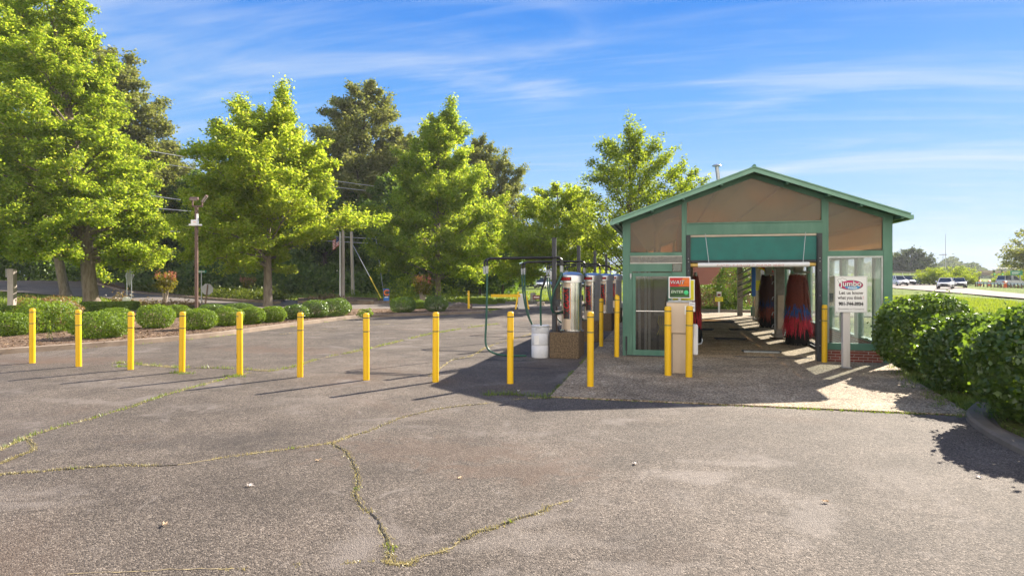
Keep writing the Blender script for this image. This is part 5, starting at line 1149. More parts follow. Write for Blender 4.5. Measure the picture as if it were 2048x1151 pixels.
# ------------------------------------------------------------------ plants
def leaf_quads(C, Nrm, size, rngx, aspect=.62):
    """one small folded leaf per centre"""
    n = len(C)
    Nrm = Nrm/np.maximum(np.linalg.norm(Nrm, axis=1, keepdims=True), 1e-6)
    ref = rngx.normal(0, 1, (n, 3)); u = np.cross(Nrm, ref); u /= np.maximum(np.linalg.norm(u, axis=1, keepdims=True), 1e-6); w = np.cross(Nrm, u)
    s = (size*rngx.uniform(.6, 1.35, n))[:, None]*.5
    fold = s*rngx.uniform(-.1, .45, n)[:, None]
    V = np.stack([C-u*s, C-w*s*aspect+Nrm*fold, C+u*s, C+w*s*aspect+Nrm*fold], 1).reshape(-1, 3)
    return V
def quadsF(nv): return np.arange(nv).reshape(-1, 4)
def tree_mesh(seed, H, tr, cb, env, n_limb, n_leaf, leaf_s, rise=(.15, 1.1), flat=.45, droop=.0, leaders=(), lean=(0, 0), sub=8, limb_r=.34, gap=0.0, sig=.42, tpow=.9):
    R_ = np.random.default_rng(seed); wood = MB()
    zs = np.linspace(0, H*.93, 12); wob = np.cumsum(R_.normal(0, .012*H/12*4, (12, 2)), 0)*.5; wob[0] = 0
    path = [(wob[i, 0]+lean[0]*(z/H)**1.2*H, wob[i, 1]+lean[1]*(z/H)**1.2*H, z) for i, z in enumerate(zs)]
    rad = [tr*(1.35 if i == 0 else 1.0)*(1-.93*(z/(H*.95)))**.8+.012 for i, z in enumerate(zs)]
    path.insert(1, tuple(np.array(path[0])*.7+np.array(path[1])*.3)); rad.insert(1, tr*1.03)
    wood.tube(path, rad, 12)
    def tp(z):
        return np.array([np.interp(z, zs, [p[0] for p in path[:1]+path[2:]]), np.interp(z, zs, [p[1] for p in path[:1]+path[2:]]), z])
    C = []; NN = []
    tot = 0; subs = []
    ends = []
    for i in range(n_limb):
        t = (i+R_.uniform(.1, .9))/n_limb; t = t**tpow
        ze = cb+t*(H-cb); az = i*2.39996+R_.normal(0, .35); Rr = env(t, az)*R_.uniform(.72, 1.08)
        ri = rise[0]+(rise[1]-rise[0])*t; z0 = max(cb*.75, min(ze-Rr*ri, H*.9)); z0 = max(z0, cb*.7)
        a = tp(z0); e = tp(min(ze, H*.92)); e = np.array([e[0]+math.cos(az)*Rr, e[1]+math.sin(az)*Rr, ze])
        ends.append((a, e, t))
    for (ang, zf, rr, zt) in leaders:
        a = tp(H*zf); e = np.array([a[0]+math.cos(ang)*rr, a[1]+math.sin(ang)*rr, zt]); ends.append((a, e, .7)); ends.append((a+(e-a)*.5, e+np.array([R_.normal(0, .6), R_.normal(0, .6), -.5]), .8)); ends.append((a+(e-a)*.6, e+np.array([R_.normal(0, .9), R_.normal(0, .9), -1.1]), .8))
    for a, e, t in ends:
        L = np.linalg.norm(e-a); mid = (a+e)/2+np.array([0, 0, (.10-droop)*L])+R_.normal(0, .04*L, 3)
        pts = [(1-s)**2*a+2*s*(1-s)*mid+s*s*e for s in np.linspace(0, 1, 7)]
        r0 = max(.014, min(tr*limb_r*(1-t*.72), L*.035))
        wood.tube(pts, [r0*(1-.88*s)+.006 for s in np.linspace(0, 1, 7)], 6, False)
        dirv = (e-a)/max(L, 1e-6)
        for k in range(sub):
            s = .22+.78*(k+R_.random())/sub; base = (1-s)**2*a+2*s*(1-s)*mid+s*s*e
            sd = 1 if k % 2 else -1; yaw = sd*R_.uniform(.4, 1.15); c, sn = math.cos(yaw), math.sin(yaw)
            d = np.array([dirv[0]*c-dirv[1]*sn, dirv[0]*sn+dirv[1]*c, dirv[2]*.5+R_.normal(.10, .36)]); d /= np.linalg.norm(d)+1e-6
            l = L*R_.uniform(.20, .42)*(1.15-.5*s)+.25
            en = base+d*l; wood.tube([base, (base+en)/2+np.array([0, 0, .04*l]), en], [r0*.35*(1-s*.5)+.006, r0*.2*(1-s*.5)+.005, .004], 4, False)
            subs.append((base, en, l))
    lens = np.array([s_[2] for s_ in subs])**1.25; cnt = np.maximum(6, (n_leaf*lens/lens.sum()).astype(int))
    for (b0, e0, l), c in zip(subs, cnt):
        if R_.random() < gap: continue
        s = R_.random(c)**.72*1.12; P_ = b0+(e0-b0)*s[:, None]
        g = sig*min(l, 1.6)*.5
        P_ = P_+R_.normal(0, 1, (c, 3))*np.array([g, g, g*flat])
        # leaves in small tufts
        nt = max(2, c//7); cen = P_[R_.integers(0, c, nt)]; k = R_.integers(0, nt, c); P_ = .42*P_+.58*(cen[k]+R_.normal(0, leaf_s*.95, (c, 3)))
        C.append(P_); NN.append(np.c_[R_.normal(0, .55, (c, 2)), R_.uniform(.25, 1.1, c)])
    C = np.concatenate(C); NN = np.concatenate(NN); C[:, 2] = np.maximum(C[:, 2], .5)
    return wood, leaf_quads(C, NN, np.full(len(C), leaf_s), R_)
def tree(name, label, base, mesh, leafm, barkm, rz=0.0, group=None):
    wood, V = mesh
    t = thing(name, label, 'tree', base, rz, group)
    wood.build('trunk', M[barkm], t, smooth=60); np_mesh('crown', V, quadsF(len(V)), M[leafm], t)
    return t
TT = 'trees'
def base_at(px, d): x, y = D(px, d); return (x, y, tzf(x, y)-.08)
# camera-right is +x' in a tree frame turned by YAW: angle 0 = to the right in the photo
oval = lambda Rm, lo=.55, pk=.35: (lambda t, az: Rm*(lo+(1-lo)*math.sin(math.pi*min(1, t/pk)/2) if t < pk else max(.10, math.cos((t-pk)/(1-pk)*math.pi/2)**.75)))
def env_t2(t, az):
    c = math.cos(az); base = 5.9-1.9*max(0, c)*float(sstep(.2, .55, t))-.7*max(0, -c)*float(sstep(.15, .4, t))
    r = base*(.85+.15*min(1, t/.2)) if t < .5 else base*max(.18, math.cos((t-.5)/.5*math.pi/2)**.62)
    if c > .25 and t < .24: r *= .30
    elif c > .5 and t < .40: r *= 1.36
    return r
def env_t1(t, az):
    c = math.cos(az)
    r = float(np.interp(t, [0, .1, .28, .45, .7, .9, 1], [5.2, 5.7, 4.6, 3.5, 2.8, 1.9, 1.2])); l = float(np.interp(t, [0, .2, .7, 1], [8, 9, 8, 3]))
    k = .5+.5*c; return r*k+l*(1-k)
tree('oak_tree', 'bright green oak with a low right branch, behind the round bushes near the lamp pole', base_at(536, 43.5),
     tree_mesh(21, 13.4, .30, 2.5, env_t2, 54, 165000, .19, rise=(.0, 1.2), flat=.62, leaders=((2.8, .45, 2.5, 13.4), (.2, .5, .9, 14.0), (1.2, .5, 2.2, 11.6)), sub=9), 'oak_leaf', 'bark', YAW)
tree('maple_tree', 'tall yellow-green tree filling the left edge, with a thick rough trunk', base_at(184, 46.5),
     tree_mesh(5, 23.5, .50, 3.1, env_t1, 84, 260000, .20, tpow=1.2, rise=(.0, 1.15), flat=.62, lean=(-.13, .0), sub=10), 'maple_leaf', 'bark', YAW)
tree('maple_tree', 'tall green tree behind the leftmost one, its grey trunk left of the rough trunk', base_at(132, 60),
     tree_mesh(8, 28, .42, 4.5, oval(6.8, .75, .5), 48, 100000, .28, rise=(.05, 1.1), flat=.4, lean=(-.16, 0), sub=9), 'maple_leaf', 'bark', YAW)
tree('young_maple_tree', 'broad pyramidal green tree with a straight trunk right of the newspaper box', base_at(876, 59),
     tree_mesh(33, 16.9, .27, 2.2, lambda t, az: 6.1*(.78+.22*min(1, t/.15) if t < .35 else max(.10, (1-(t-.35)/.65)**.72)), 56, 150000, .21, rise=(.15, 1.35), flat=.7, leaders=((.6, .55, 1.1, 17.0), (2.4, .5, 1.6, 15.2)), sub=9), 'maple_leaf', 'bark', YAW)
tree('layered_maple_tree', 'low yellow-green tree with layered branches behind the vacuum arms', base_at(1117, 56),
     tree_mesh(41, 10.2, .20, 1.7, oval(5.7, .95, .45), 42, 88000, .20, rise=(.02, .9), flat=.36, sub=9, sig=.5), 'oak_leaf', 'bark', YAW)
tree('open_crowned_tree', 'loose open tree with bare limbs showing, behind the left end of the wash roof', base_at(1258, 46),
     tree_mesh(55, 12.8, .17, 2.8, oval(4.1, .7, .45), 34, 36000, .18, rise=(.6, 1.5), flat=.6, leaders=((1.3, .4, .6, 13.0), (2.6, .35, 1.8, 11.6), (.3, .4, 1.7, 11.4)), gap=.10, sub=8), 'pale_leaf', 'dark_bark', YAW)
tree('open_crowned_tree', 'smaller loose tree whose top shows just above the left roof slope', base_at(1365, 50),
     tree_mesh(58, 10.9, .15, 2.4, oval(2.9, .7, .42), 24, 20000, .18, rise=(.6, 1.4), flat=.6, gap=.08, sub=8), 'pale_leaf', 'dark_bark', YAW)
big = tree('dark_oak_tree', 'huge dark olive tree towering between the two sunlit trees in the middle', base_at(728, 88),
     tree_mesh(61, 29.0, .55, 6, oval(8.0, .8, .55), 54, 95000, .38, rise=(.35, 1.2), flat=.7, sub=9, sig=.55), 'olive_leaf', 'dark_bark', YAW)
dup(big, base_at(205, 82), 2.2, 'dark olive tree rising behind the big yellow-green tree on the left', 1.07)
dup(big, base_at(965, 84), 4.0, 'dark olive tree half hidden behind the pyramidal tree on its right', .70)
dup(big, base_at(330, 88), 1.2, 'dark tree in the gap between the two left sunlit trees', .69)
dup(big, base_at(640, 96), 5.1, 'dark tree low behind the oak, left of the huge olive tree', .74)
dup(big, base_at(805, 92), 3.3, 'dark tree showing at the right shoulder of the huge olive tree', .80)
tall = tree('woodland_tree', 'slender dark woodland tree behind the lamp pole', base_at(400, 84),
     tree_mesh(72, 15.5, .24, 2.0, oval(4.8, .9, .45), 34, 34000, .36, rise=(.2, 1.1), flat=.6, sub=8, sig=.55), 'woodland_leaf', 'dark_bark', YAW)
for px, d, s, rz, lb in [(255, 78, .95, 1.0, 'dark woodland tree behind the diamond sign'), (300, 88, 1.0, 3.0, 'dark woodland tree behind the crape myrtle'), (455, 90, 1.0, 2.0, 'dark woodland tree left of the oak trunk'),
        (520, 86, 1.0, 4.1, 'dark woodland tree directly behind the oak trunk'), (585, 84, 1.02, 5.0, 'dark woodland tree right of the oak trunk'), (650, 82, .98, .4, 'dark woodland tree behind the street light arm'),
        (715, 84, .95, 2.7, 'dark woodland tree behind the utility pole'), (775, 80, .95, 1.9, 'dark woodland tree behind the newspaper box'), (835, 78, .9, 3.9, 'dark woodland tree left of the pyramidal tree trunk'),
        (905, 77, .85, .9, 'dark woodland tree right of the pyramidal tree trunk'), (960, 74, .72, 5.6, 'dark woodland tree behind the slim yellow post'), (1005, 72, .58, 2.2, 'dark woodland tree behind the yellow barrier arm'),
        (60, 92, 1.05, 4.4, 'dark woodland tree behind the pale sign post'), (160, 94, 1.1, .2, 'dark woodland tree between the two left trunks'), (-40, 88, 1.0, 1.3, 'dark woodland tree at the far left edge'), (1048, 84, .5, 3.1, 'small dark woodland tree behind the white cabinet'), (684, 91, 1.0, 4.8, 'dark woodland tree straight behind the flagpole'), (352, 93, 1.05, 5.3, 'dark woodland tree between the crape myrtle and the lamp pole')]:
    dup(tall, base_at(px, d), rz, lb, s)
# understory along the wood's edge
n = 60000; px = rng.uniform(-120, 1035, n); d = 74+rng.random(n)*16+np.where(px < 250, 12, 0); ph = np.sin(px*.035)+np.sin(px*.013+1)*1.2; top = 3.0+.55*ph+rng.normal(0, .5, n)
top = np.clip(top, 2.4, 5)*(np.where(px > 950, .8, 1)); h_ = rng.random(n)**.8*top
q = np.array([D(a, c) for a, c in zip(px, d)]); C = np.c_[q, tz(q[:, 0], 0)+h_]; cen = C[rng.integers(0, n, 5000)]
o = np_mesh('undergrowth', leaf_quads(C, np.c_[rng.normal(0, .7, (n, 2)), rng.uniform(0, 1, n)], np.full(n, .42), rng), quadsF(n*4), M['woodland_leaf']); o['kind'] = 'stuff'

def bush_mesh(seed, rx, ry, h, n, ls, lumps=.10, squareness=2.4, rough=.03, stray=.03):
    R_ = np.random.default_rng(seed); d = R_.normal(0, 1, (n, 3)); d /= np.linalg.norm(d, axis=1, keepdims=True)
    sq = (np.abs(d)**squareness).sum(1)**(1/squareness); d2 = d/sq[:, None]
    lump = 1+lumps*(np.sin(d[:, 0]*5+seed)*np.cos(d[:, 1]*4.3+seed*2)+.6*np.sin(d[:, 2]*6+d[:, 0]*3+seed)+.5*np.sin(d[:, 1]*9+seed))
    rr = np.where(R_.random(n) < .72, 1-np.abs(R_.normal(0, .05, n)), R_.uniform(.45, 1, n)**.5)*lump+R_.normal(0, rough, n)
    rr = np.where(R_.random(n) < stray, rr+R_.exponential(.045, n), rr)
    C = d2*rr[:, None]*np.array([rx, ry, h/2]); C[:, 2] += h*.49; ok = C[:, 2] > .02; C = C[ok]; d = d[ok]
    N_ = d*.9+R_.normal(0, .75, C.shape)+np.array([0, 0, .35])
    return leaf_quads(C, N_, np.full(len(C), ls), R_, .6)
def bush(name, label, base, m, V, cat='shrub', group=None, rz=0.0, stems=None):
    t = thing(name, label, cat, base, rz, group)
    np_mesh('foliage', V, quadsF(len(V)), M[m], t)
    b = MB(); rr = random.Random(len(label)); h = float(V[:, 2].max())
    for k in range(5): a = rr.uniform(0, 6.28); b.tube([(0, 0, -.06), (math.cos(a)*.08, math.sin(a)*.08, h*.3), (math.cos(a)*.22*h, math.sin(a)*.22*h, h*.7)], [.02, .015, .006], 5)
    b.build('stems', M['brown_wood'], t)
    return t
# round clipped bushes along the kerb: photo column, foot row, top row, half width
BX = [(18, 681, 628, 40, 'clipped bush cut by the left edge, left of the leftmost bollard', 1), (200, 687, 626, 60, 'wide low bush between the second and third bollards', 1),
      (228, 664, 618, 38, 'bush just behind the wide low one by the third bollard', 1), (312, 664, 612, 38, 'round bush between the third and fourth bollards', 2), (398, 667, 620, 37, 'round bush just right of the fourth bollard', 2),
      (455, 659, 617, 33, 'round bush behind and left of the scuffed bollard', 2), (503, 655, 616, 28, 'round bush right of the scuffed bollard', 2), (546, 651, 614, 27, 'round bush midway between the scuffed bollard and the next', 2),
      (591, 645, 611, 27, 'dark round bush behind the sixth bollard', 3), (630, 641, 602, 28, 'bush right of the sixth bollard, taller than its left neighbour', 3), (672, 638, 598, 31, 'large dark bush under the flagpole', 3), (690, 630, 606, 14, 'small bush tucked right of the large dark one', 3),
      (806, 630, 596, 28, 'round dark bush below the newspaper box', 3), (838, 622, 601, 18, 'small paler bush between the two dark ones right of the newspaper box', 2), (873, 628, 594, 26, 'round bush below the pyramidal tree trunk', 3),
      (353, 640, 611, 26, 'bush in the second row behind the fourth bollard', 2), (425, 629, 609, 28, 'low bush at the foot of the dark lamp pole', 3), (478, 627, 607, 30, 'low bush in the back row left of the oak trunk', 3)]
PR = {}
for px, fy, ty, hw, lb, k in BX:
    d = FPX*CAMH/(fy-HOR)*1.0; r = hw/FPX*d; d2 = d+r*.85; h = (ZH(ty, d2)-.10)*1.08; r *= .93
    x, y = D(px, d2)
    bush('boxwood_bush', lb, (x, y, .10), 'boxwood_leaf' if k < 3 else 'holly_leaf', bush_mesh(px, r, r*.95, max(h, .4), 5200 if hw < 45 else 8000, .060, lumps=.05, squareness=2.25), group='round bushes along the kerb', rz=YAW)
x, y = D(82, 22.3)
bush('spirea_shrub', 'loose shrub with pinkish tips behind the leftmost bollard', (x, y, .1), 'boxwood_leaf', bush_mesh(3, .95, .9, 1.05, 6500, .075, lumps=.16, stray=.2), rz=YAW)
x, y = D(96, 24.2)
bush('spirea_shrub', 'bronze-pink topped shrub rising behind the leftmost bollard', (x, y, .1), 'bronze_leaf', bush_mesh(4, 1.1, .9, 1.15, 6000, .075, lumps=.18, stray=.25), rz=YAW)
x, y = D(168, 20.3); 
sp = thing('weed_plant', 'thin upright weed growing between the second bollard and the wide bush', 'weed', (x-.1, y-1.1, .10))
b = MB(); b.tube([(0, 0, 0), (.02, .0, .3), (.01, 0, .62)], .006, 5); b.build('stem', M['hose_green'], sp)
C = np.array([(.02+.07*math.cos(i*2.4)*(1-i/44), .07*math.sin(i*2.4)*(1-i/44), .08+i*.013) for i in range(42)]); V = leaf_quads(C, rng.normal(0, .5, C.shape)+[0, 0, .8], np.full(len(C), .09), rng, .35); np_mesh('foliage', V, quadsF(len(V)), M['maple_leaf'], sp)
x, y = G(724, 640); bush('young_shrub', 'small open shrub in the bed left of the seventh bollard top', (x, y+.4, .1), 'boxwood_leaf', bush_mesh(6, .33, .3, .42, 700, .07, lumps=.2, stray=.3), rz=YAW)
# box hedges
def hedge(px0, px1, fy, ty, label, group='clipped box hedges', m='boxwood_leaf', dd=1.0, n=3600, base=None):
    d = FPX*CAMH/(fy-HOR); w = (px1-px0)/2/FPX*d; x, y = D((px0+px1)/2, d+dd*.5); h = max(.35, ZH(ty, d+dd*.5)+.02)
    bush('box_hedge', label, (x, y, tzf(x, y)-.02), m, bush_mesh(int(px0), w, dd*.5, h, n, .085, lumps=.02, squareness=7), 'hedge', group, YAW)
for a in [(14, 48, 627, 611, 'square hedge left of the pink-topped shrub'), (136, 165, 616, 605, 'low far hedge in the gap between the two left trunks'), (132, 182, 629, 610, 'long low hedge left of the rough trunk foot'), (168, 196, 619, 603, 'hedge block at the left foot of the rough trunk'),
          (194, 222, 620, 603, 'hedge block at the right foot of the rough trunk'), (218, 245, 620, 603, 'hedge block left of the diamond sign posts'), (243, 273, 621, 602, 'hedge block directly under the diamond sign')]: hedge(*a)
for a in [(912, 934, 608, 597, 'clipped hedge block left of the slim yellow post'), (938, 956, 608, 600, 'clipped hedge block just right of the slim yellow post'), (956, 974, 609, 600, 'clipped hedge block behind the hanging vacuum hose'),
          (975, 993, 609, 600, 'clipped hedge block below the tip of the barrier arm'), (992, 1010, 607, 597, 'clipped hedge block under the middle of the barrier arm'), (930, 985, 604, 596, 'long hedge behind the row of hedge blocks')]: hedge(*a)
x, y = D(1420, 40.5); bush('box_hedge', 'dark clipped hedge seen through the bay in front of the brick wall', (x, y, 0), 'holly_leaf', bush_mesh(91, 1.05, .6, 1.5, 5000, .08, lumps=.04, squareness=5), 'hedge', rz=YAW)
x, y = D(1468, 39.5); bush('crape_myrtle', 'tall dark shrub with white blossom seen through the bay', (x, y, 0), 'holly_leaf', bush_mesh(92, 1.05, .9, 2.95, 8000, .10, lumps=.16, squareness=2.6, stray=.15), 'shrub', rz=YAW)
bl = bpy.data.objects['crape_myrtle']; R_ = np.random.default_rng(5); C = bush_mesh(92, 1.0, .9, 2.9, 90, .09, lumps=.16); np_mesh('blossom', C*1.01, quadsF(len(C)), M['blossom_white'], bl)
x, y = D(1350, 41); bush('box_hedge', 'dark hedge at the far left of the bay exit', (x, y, 0), 'holly_leaf', bush_mesh(93, 1.4, .6, 1.4, 4000, .09, lumps=.04, squareness=5), 'hedge', rz=YAW)
# holly bushes on the right
HB = [((5.38, 15.05), .96, .90, 1.58, 'large glossy bush touching the right corner of the building', 101), ((5.30, 12.50), .90, .84, 1.34, 'middle glossy bush between the corner bush and the one at the right edge', 102),
      ((5.08, 10.05), .95, .90, 1.58, 'big glossy bush cut by the right edge of the picture', 103), ((5.2, 7.6), .95, .95, 1.6, 'glossy bush nearest the camera, outside the right edge', 104), ((7.6, 14.6), .8, .9, 1.0, 'glossy bush behind the middle ones, showing only its top', 105)]
for (x, y), rx, ry, h, lb, sd in HB[:5]:
    bush('holly_bush', lb, (x, y, .08), 'holly_leaf', bush_mesh(sd, rx, ry, h, 13000, .088, lumps=.04, squareness=2.25, rough=.03, stray=.14), group='glossy bushes along the right kerb')
# crape myrtles on the street
def myrtle(px, fy, ty, hw, label, sd):
    x, y = GT(px, fy); d = x*FW[0]+y*FW[1]; h = ZH(ty, d)-tzf(x, y); w = hw/FPX*d
    t = thing('crape_myrtle', label, 'shrub', (x, y, tzf(x, y)), YAW, 'crape myrtles'); b = MB(); R_ = np.random.default_rng(sd); C = []
    for k in range(9):
        a = k*2.4; e = np.array([math.cos(a)*w*R_.uniform(.3, .95), math.sin(a)*w*.8, h*R_.uniform(.75, .98)]); b.tube([(math.cos(a)*.08, math.sin(a)*.08, 0), tuple(e*.45+np.array([0, 0, .12*h])), tuple(e)], [.045, .03, .012], 6)
        C.append(e*(1-.5*R_.random((110, 1)))+R_.normal(0, w*.16, (110, 3)))
    b.build('trunks', M['pale_bark'], t); C = np.concatenate(C); C = C[C[:, 2] > h*.35]
    V = leaf_quads(C, R_.normal(0, .7, C.shape)+[0, 0, .4], np.full(len(C), .17), R_); np_mesh('crown', V, quadsF(len(V)), M['myrtle_leaf'], t)
    T = []
    for k in range(16): a = R_.uniform(0, 6.28); rr_ = w*math.sqrt(R_.random())*.95; T.append(np.array([rr_*math.cos(a), rr_*math.sin(a), h*R_.uniform(.86, 1.0)])+R_.normal(0, 1, (26, 3))*np.array([.05, .05, .17]))
    T = np.concatenate(T); V = leaf_quads(T, R_.normal(0, 1, T.shape), np.full(len(T), .09), R_); np_mesh('bloom', V, quadsF(len(V)), M['myrtle_bloom'], t)
myrtle(330, 605, 547, 25, 'crape myrtle with red-orange tips right of the diamond sign', 1)
myrtle(496, 590, 556, 17, 'smaller crape myrtle on the planted median left of the oak trunk', 2)
myrtle(845, 606, 556, 22, 'crape myrtle with pink tips left of the pyramidal tree trunk', 3)
# low junipers on the median, flower bed, ornamental grass
def patch(name, label, pts, n, hh, ls, m, cat, sp):
    R_ = np.random.default_rng(n); C = []
    for px, py, s in pts:
        x, y = GT(px, py); k = int(n*s); C.append(np.c_[x+R_.normal(0, sp*s, k), y+R_.normal(0, sp*s, k), tzf(x, y)+.1+np.abs(R_.normal(0, hh*.45, k))])
    C = np.concatenate(C); c0 = C.mean(0)*[1, 1, 0]; V = leaf_quads(C-c0, R_.normal(0, .7, C.shape)+[0, 0, .5], np.full(len(C), ls), R_, .5)
    o = np_mesh(name, V, quadsF(len(V)), M[m]); o.location = c0; tag(o, label, cat); return o
for i, (px, py, lb) in enumerate([(300, 584, 'low dark juniper at the left end of the median'), (345, 588, 'low juniper right of the first crape myrtle'), (400, 592, 'low juniper behind the stop sign'), (440, 595, 'low juniper right of the stop sign'), (480, 598, 'low yellowish juniper under the small crape myrtle'), (525, 601, 'low yellowish juniper right of the oak trunk')]):
    patch('juniper', lb, [(px-14, py-1, 1), (px+4, py, 1), (px+18, py+1, 1)], 900, .75, .22, 'juniper_leaf', 'shrub', .8)['group'] = 'low junipers on the street median'
patch('flower_bed_plants', 'low red and yellow-green bedding plants at the left street corner', [(285, 612, 1), (310, 613, 1), (350, 613, 1), (380, 613, .8)], 300, .35, .14, 'bronze_leaf', 'bedding plants', .6)
patch('ornamental_grass', 'dry pinkish clump of plants on the bed by the flagpole', [(648, 602, 1.2), (665, 603, .9)], 260, .5, .22, 'bronze_leaf', 'plant', .55)
patch('bronze_shrub', 'small bronze shrub at the foot of the diamond sign', [(241, 605, 1)], 260, .8, .16, 'bronze_leaf', 'shrub', .35)
patch('wild_grass', 'tall pale weeds growing right of the newspaper box', [(800, 603, 1), (818, 604, 1), (900, 606, .8)], 620, 1.6, .20, 'pale_leaf', 'weeds', .8)
patch('green_knoll_shrub', 'small round shrub at the foot of the utility pole', [(708, 594, 1)], 260, .7, .16, 'boxwood_leaf', 'shrub', .32)

# ------------------------------------------------------------------ the highway side
bt = tree('roadside_bush', 'bright bushy roadside tree left of the bridge', base_at(1868, 128), tree_mesh(81, 3.3, .12, .3, oval(3.4, .95, .5), 24, 8000, .26, flat=.8, sub=6, sig=.6), 'pale_leaf', 'dark_bark')
dup(bt, base_at(1912, 134), 2.0, 'taller bright roadside tree just left of the bridge end', 1.12)
dup(bt, base_at(1932, 126), 4.0, 'low bright roadside tree in front of the bridge end', .66)
dup(bt, base_at(2020, 120), 1.1, 'bright roadside tree in front of the green road sign', .8)
dup(bt, base_at(2052, 122), 3.1, 'bright roadside tree at the right edge under the green sign', .9)
rt = tree('roadside_tree', 'broad far tree with a round crown left of the highway', base_at(1822, 262), tree_mesh(83, 13.5, .4, 2.0, oval(8.2, .85, .35), 30, 14000, .75, flat=.8, sub=7, sig=.6), 'far_leaf', 'dark_bark')
dup(rt, base_at(1778, 270), 2.2, 'far tree beside the green corner of the building', .82)
dup(rt, base_at(1846, 285), 4.4, 'far tree right behind the broad round one', .72)
tree('edge_tree', 'dark tree reaching in from the right edge above the green road sign', base_at(2095, 112),
     tree_mesh(86, 10.6, .3, 3.0, oval(6.8, .75, .4), 28, 11000, .40, flat=.5, sub=8), 'olive_leaf', 'dark_bark')
n = 26000; px = rng.uniform(1690, 2320, n); d = 520+rng.random(n)*240; prof = 15+3.5*np.sin(px*.05)+2.5*np.sin(px*.021+1)+2*np.sin(px*.11)-np.clip((px-1850)*.012, 0, 3)+rng.normal(0, 1.0, n); h_ = rng.random(n)**.7*prof
q = np.array([D(a, c) for a, c in zip(px, d)]); o = np_mesh('far_woods', leaf_quads(np.c_[q, h_], rng.normal(0, .8, (n, 3))+[0, 0, .5], np.full(n, 3.0), rng), quadsF(n*4), M['far_leaf']); o['kind'] = 'stuff'
# bridge
t = thing('overpass_bridge', 'grey concrete highway overpass crossing at the far right', 'bridge', (0, 0, 0))
a = Vector((*D(1936, 214), 0)); c = Vector((*D(2260, 224), 0)); dv_ = (c-a).normalized()
b = MB(); b.beam(a+Vector((0, 0, 2.95)), c+Vector((0, 0, 2.95)), 9, .9); b.build('deck', M['highway_concrete'], t)
b = MB(); nn = Vector((dv_.y, -dv_.x, 0))
if nn.dot(Vector((FW[0], FW[1], 0))) > 0: nn = -nn
b.beam(a+nn*4.3+Vector((0, 0, 3.75)), c+nn*4.3+Vector((0, 0, 3.75)), .3, .7); b.build('parapet', M['pale_concrete'], t)
for k in range(7):
    q = a.lerp(c, .06+k*.13); MB().tube([(q.x, q.y, -.5), (q.x, q.y, 2.5)], .5, 10).build('pier', M['highway_concrete'], t)
t = thing('embankment_guardrail', 'pale guard rail along the top of the far grass embankment', 'guardrail', (0, 0, 0))
pts = [D(1740, 222), D(1800, 219), D(1866, 216)]
for i in range(2): MB().beam((*pts[i], 3.7), (*pts[i+1], 3.7), .1, .35).build('rail', M['highway_concrete'], t)
for i in range(9): x, y = D(1745+i*15, 222-i*.6); MB().box(x-.06, x+.06, y-.06, y+.06, 2.6, 3.6).build('post', M['galvanised'], t)
# guard rail by the ramp
t = thing('highway_guardrail', 'steel guard rail on short posts along the right side of the highway', 'guardrail', (0, 0, 0))
gp = smooth_path([D(1952, 112), D(1990, 104), D(2030, 97), D(2075, 90), D(2130, 82)], 6)
for i in range(len(gp)-1):
    x, y = gp[i]; z = tzf(x, y); MB().beam((x, y, z+.62), (*gp[i+1], tzf(*gp[i+1])+.62), .06, .32).build('rail', M['white_plastic'], t)
for i in range(len(gp)-1):
    for k in (0,):
        x = gp[i][0]+(gp[i+1][0]-gp[i][0])*k; y = gp[i][1]+(gp[i+1][1]-gp[i][1])*k; MB().box(x-.08, x+.08, y+.05, y+.2, tzf(x, y)-.1, tzf(x, y)+.7).build('post', M['brown_wood'], t)
def signal(px, d, z, label):
    x, y = D(px, d); t = thing('traffic_signal', label, 'traffic light', (x, y, z), YAW, 'traffic signals hung under the bridge side')
    MB().bbox(-.2, .2, -.15, .15, -.6, .6, .04).build('housing', M['dark_steel'], t)
    m_ = bpy.data.materials.get('signal_green') or mat('signal_green', (.0,.5,.3), .4)
    if not m_.node_tree.nodes['Principled BSDF'].inputs['Emission Strength'].default_value:
        m_.node_tree.nodes['Principled BSDF'].inputs['Emission Color'].default_value = (.0,.7,.45,1); m_.node_tree.nodes['Principled BSDF'].inputs['Emission Strength'].default_value = 1.2
    l = MB().lathe([(.16, 0), (.14, .03), (0, .05)], 12).build('green_lens', m_, t); l.location = (0, -.152, -.36); l.rotation_euler = (math.pi/2, 0, 0)
    MB().tube([(0, 0, .6), (0, 0, 1.0)], .03, 6).build('hanger', M['dark_steel'], t)
signal(1988, 150, 2.95, 'left of two green traffic lights by the bridge'); signal(2004, 150, 2.98, 'right of two green traffic lights by the bridge')
x, y = D(1996, 150); t = thing('signal_mast', 'thin mast arm carrying the two green traffic lights', 'signal mast', (0, 0, 0)); xr, yr = D(2075, 150)
MB().tube([(*D(1982, 150), 3.98), (xr, yr, 4.05)], .05, 8).tube([(xr, yr, 0), (xr, yr, 4.1)], .12, 10).build('mast', M['dark_steel'], t)
x, y = D(2033, 110); t = thing('green_road_sign', 'large green highway sign on two posts by the roadside trees', 'sign', (x, y, tzf(x, y)), YAW)
MB().bbox(-1.05, 1.05, -.04, .04, 2.0, 2.75, .01).build('panel', M['sign_green'], t); MB().box(-.85, .6, -.048, -.042, 2.42, 2.5).box(-.85, .3, -.048, -.042, 2.22, 2.3).build('white_legend', M['white_paint'], t)
for xx in (-.7, .7): MB().box(xx-.06, xx+.06, .045, .15, 0, 2.6).build('post', M['galvanised'], t)
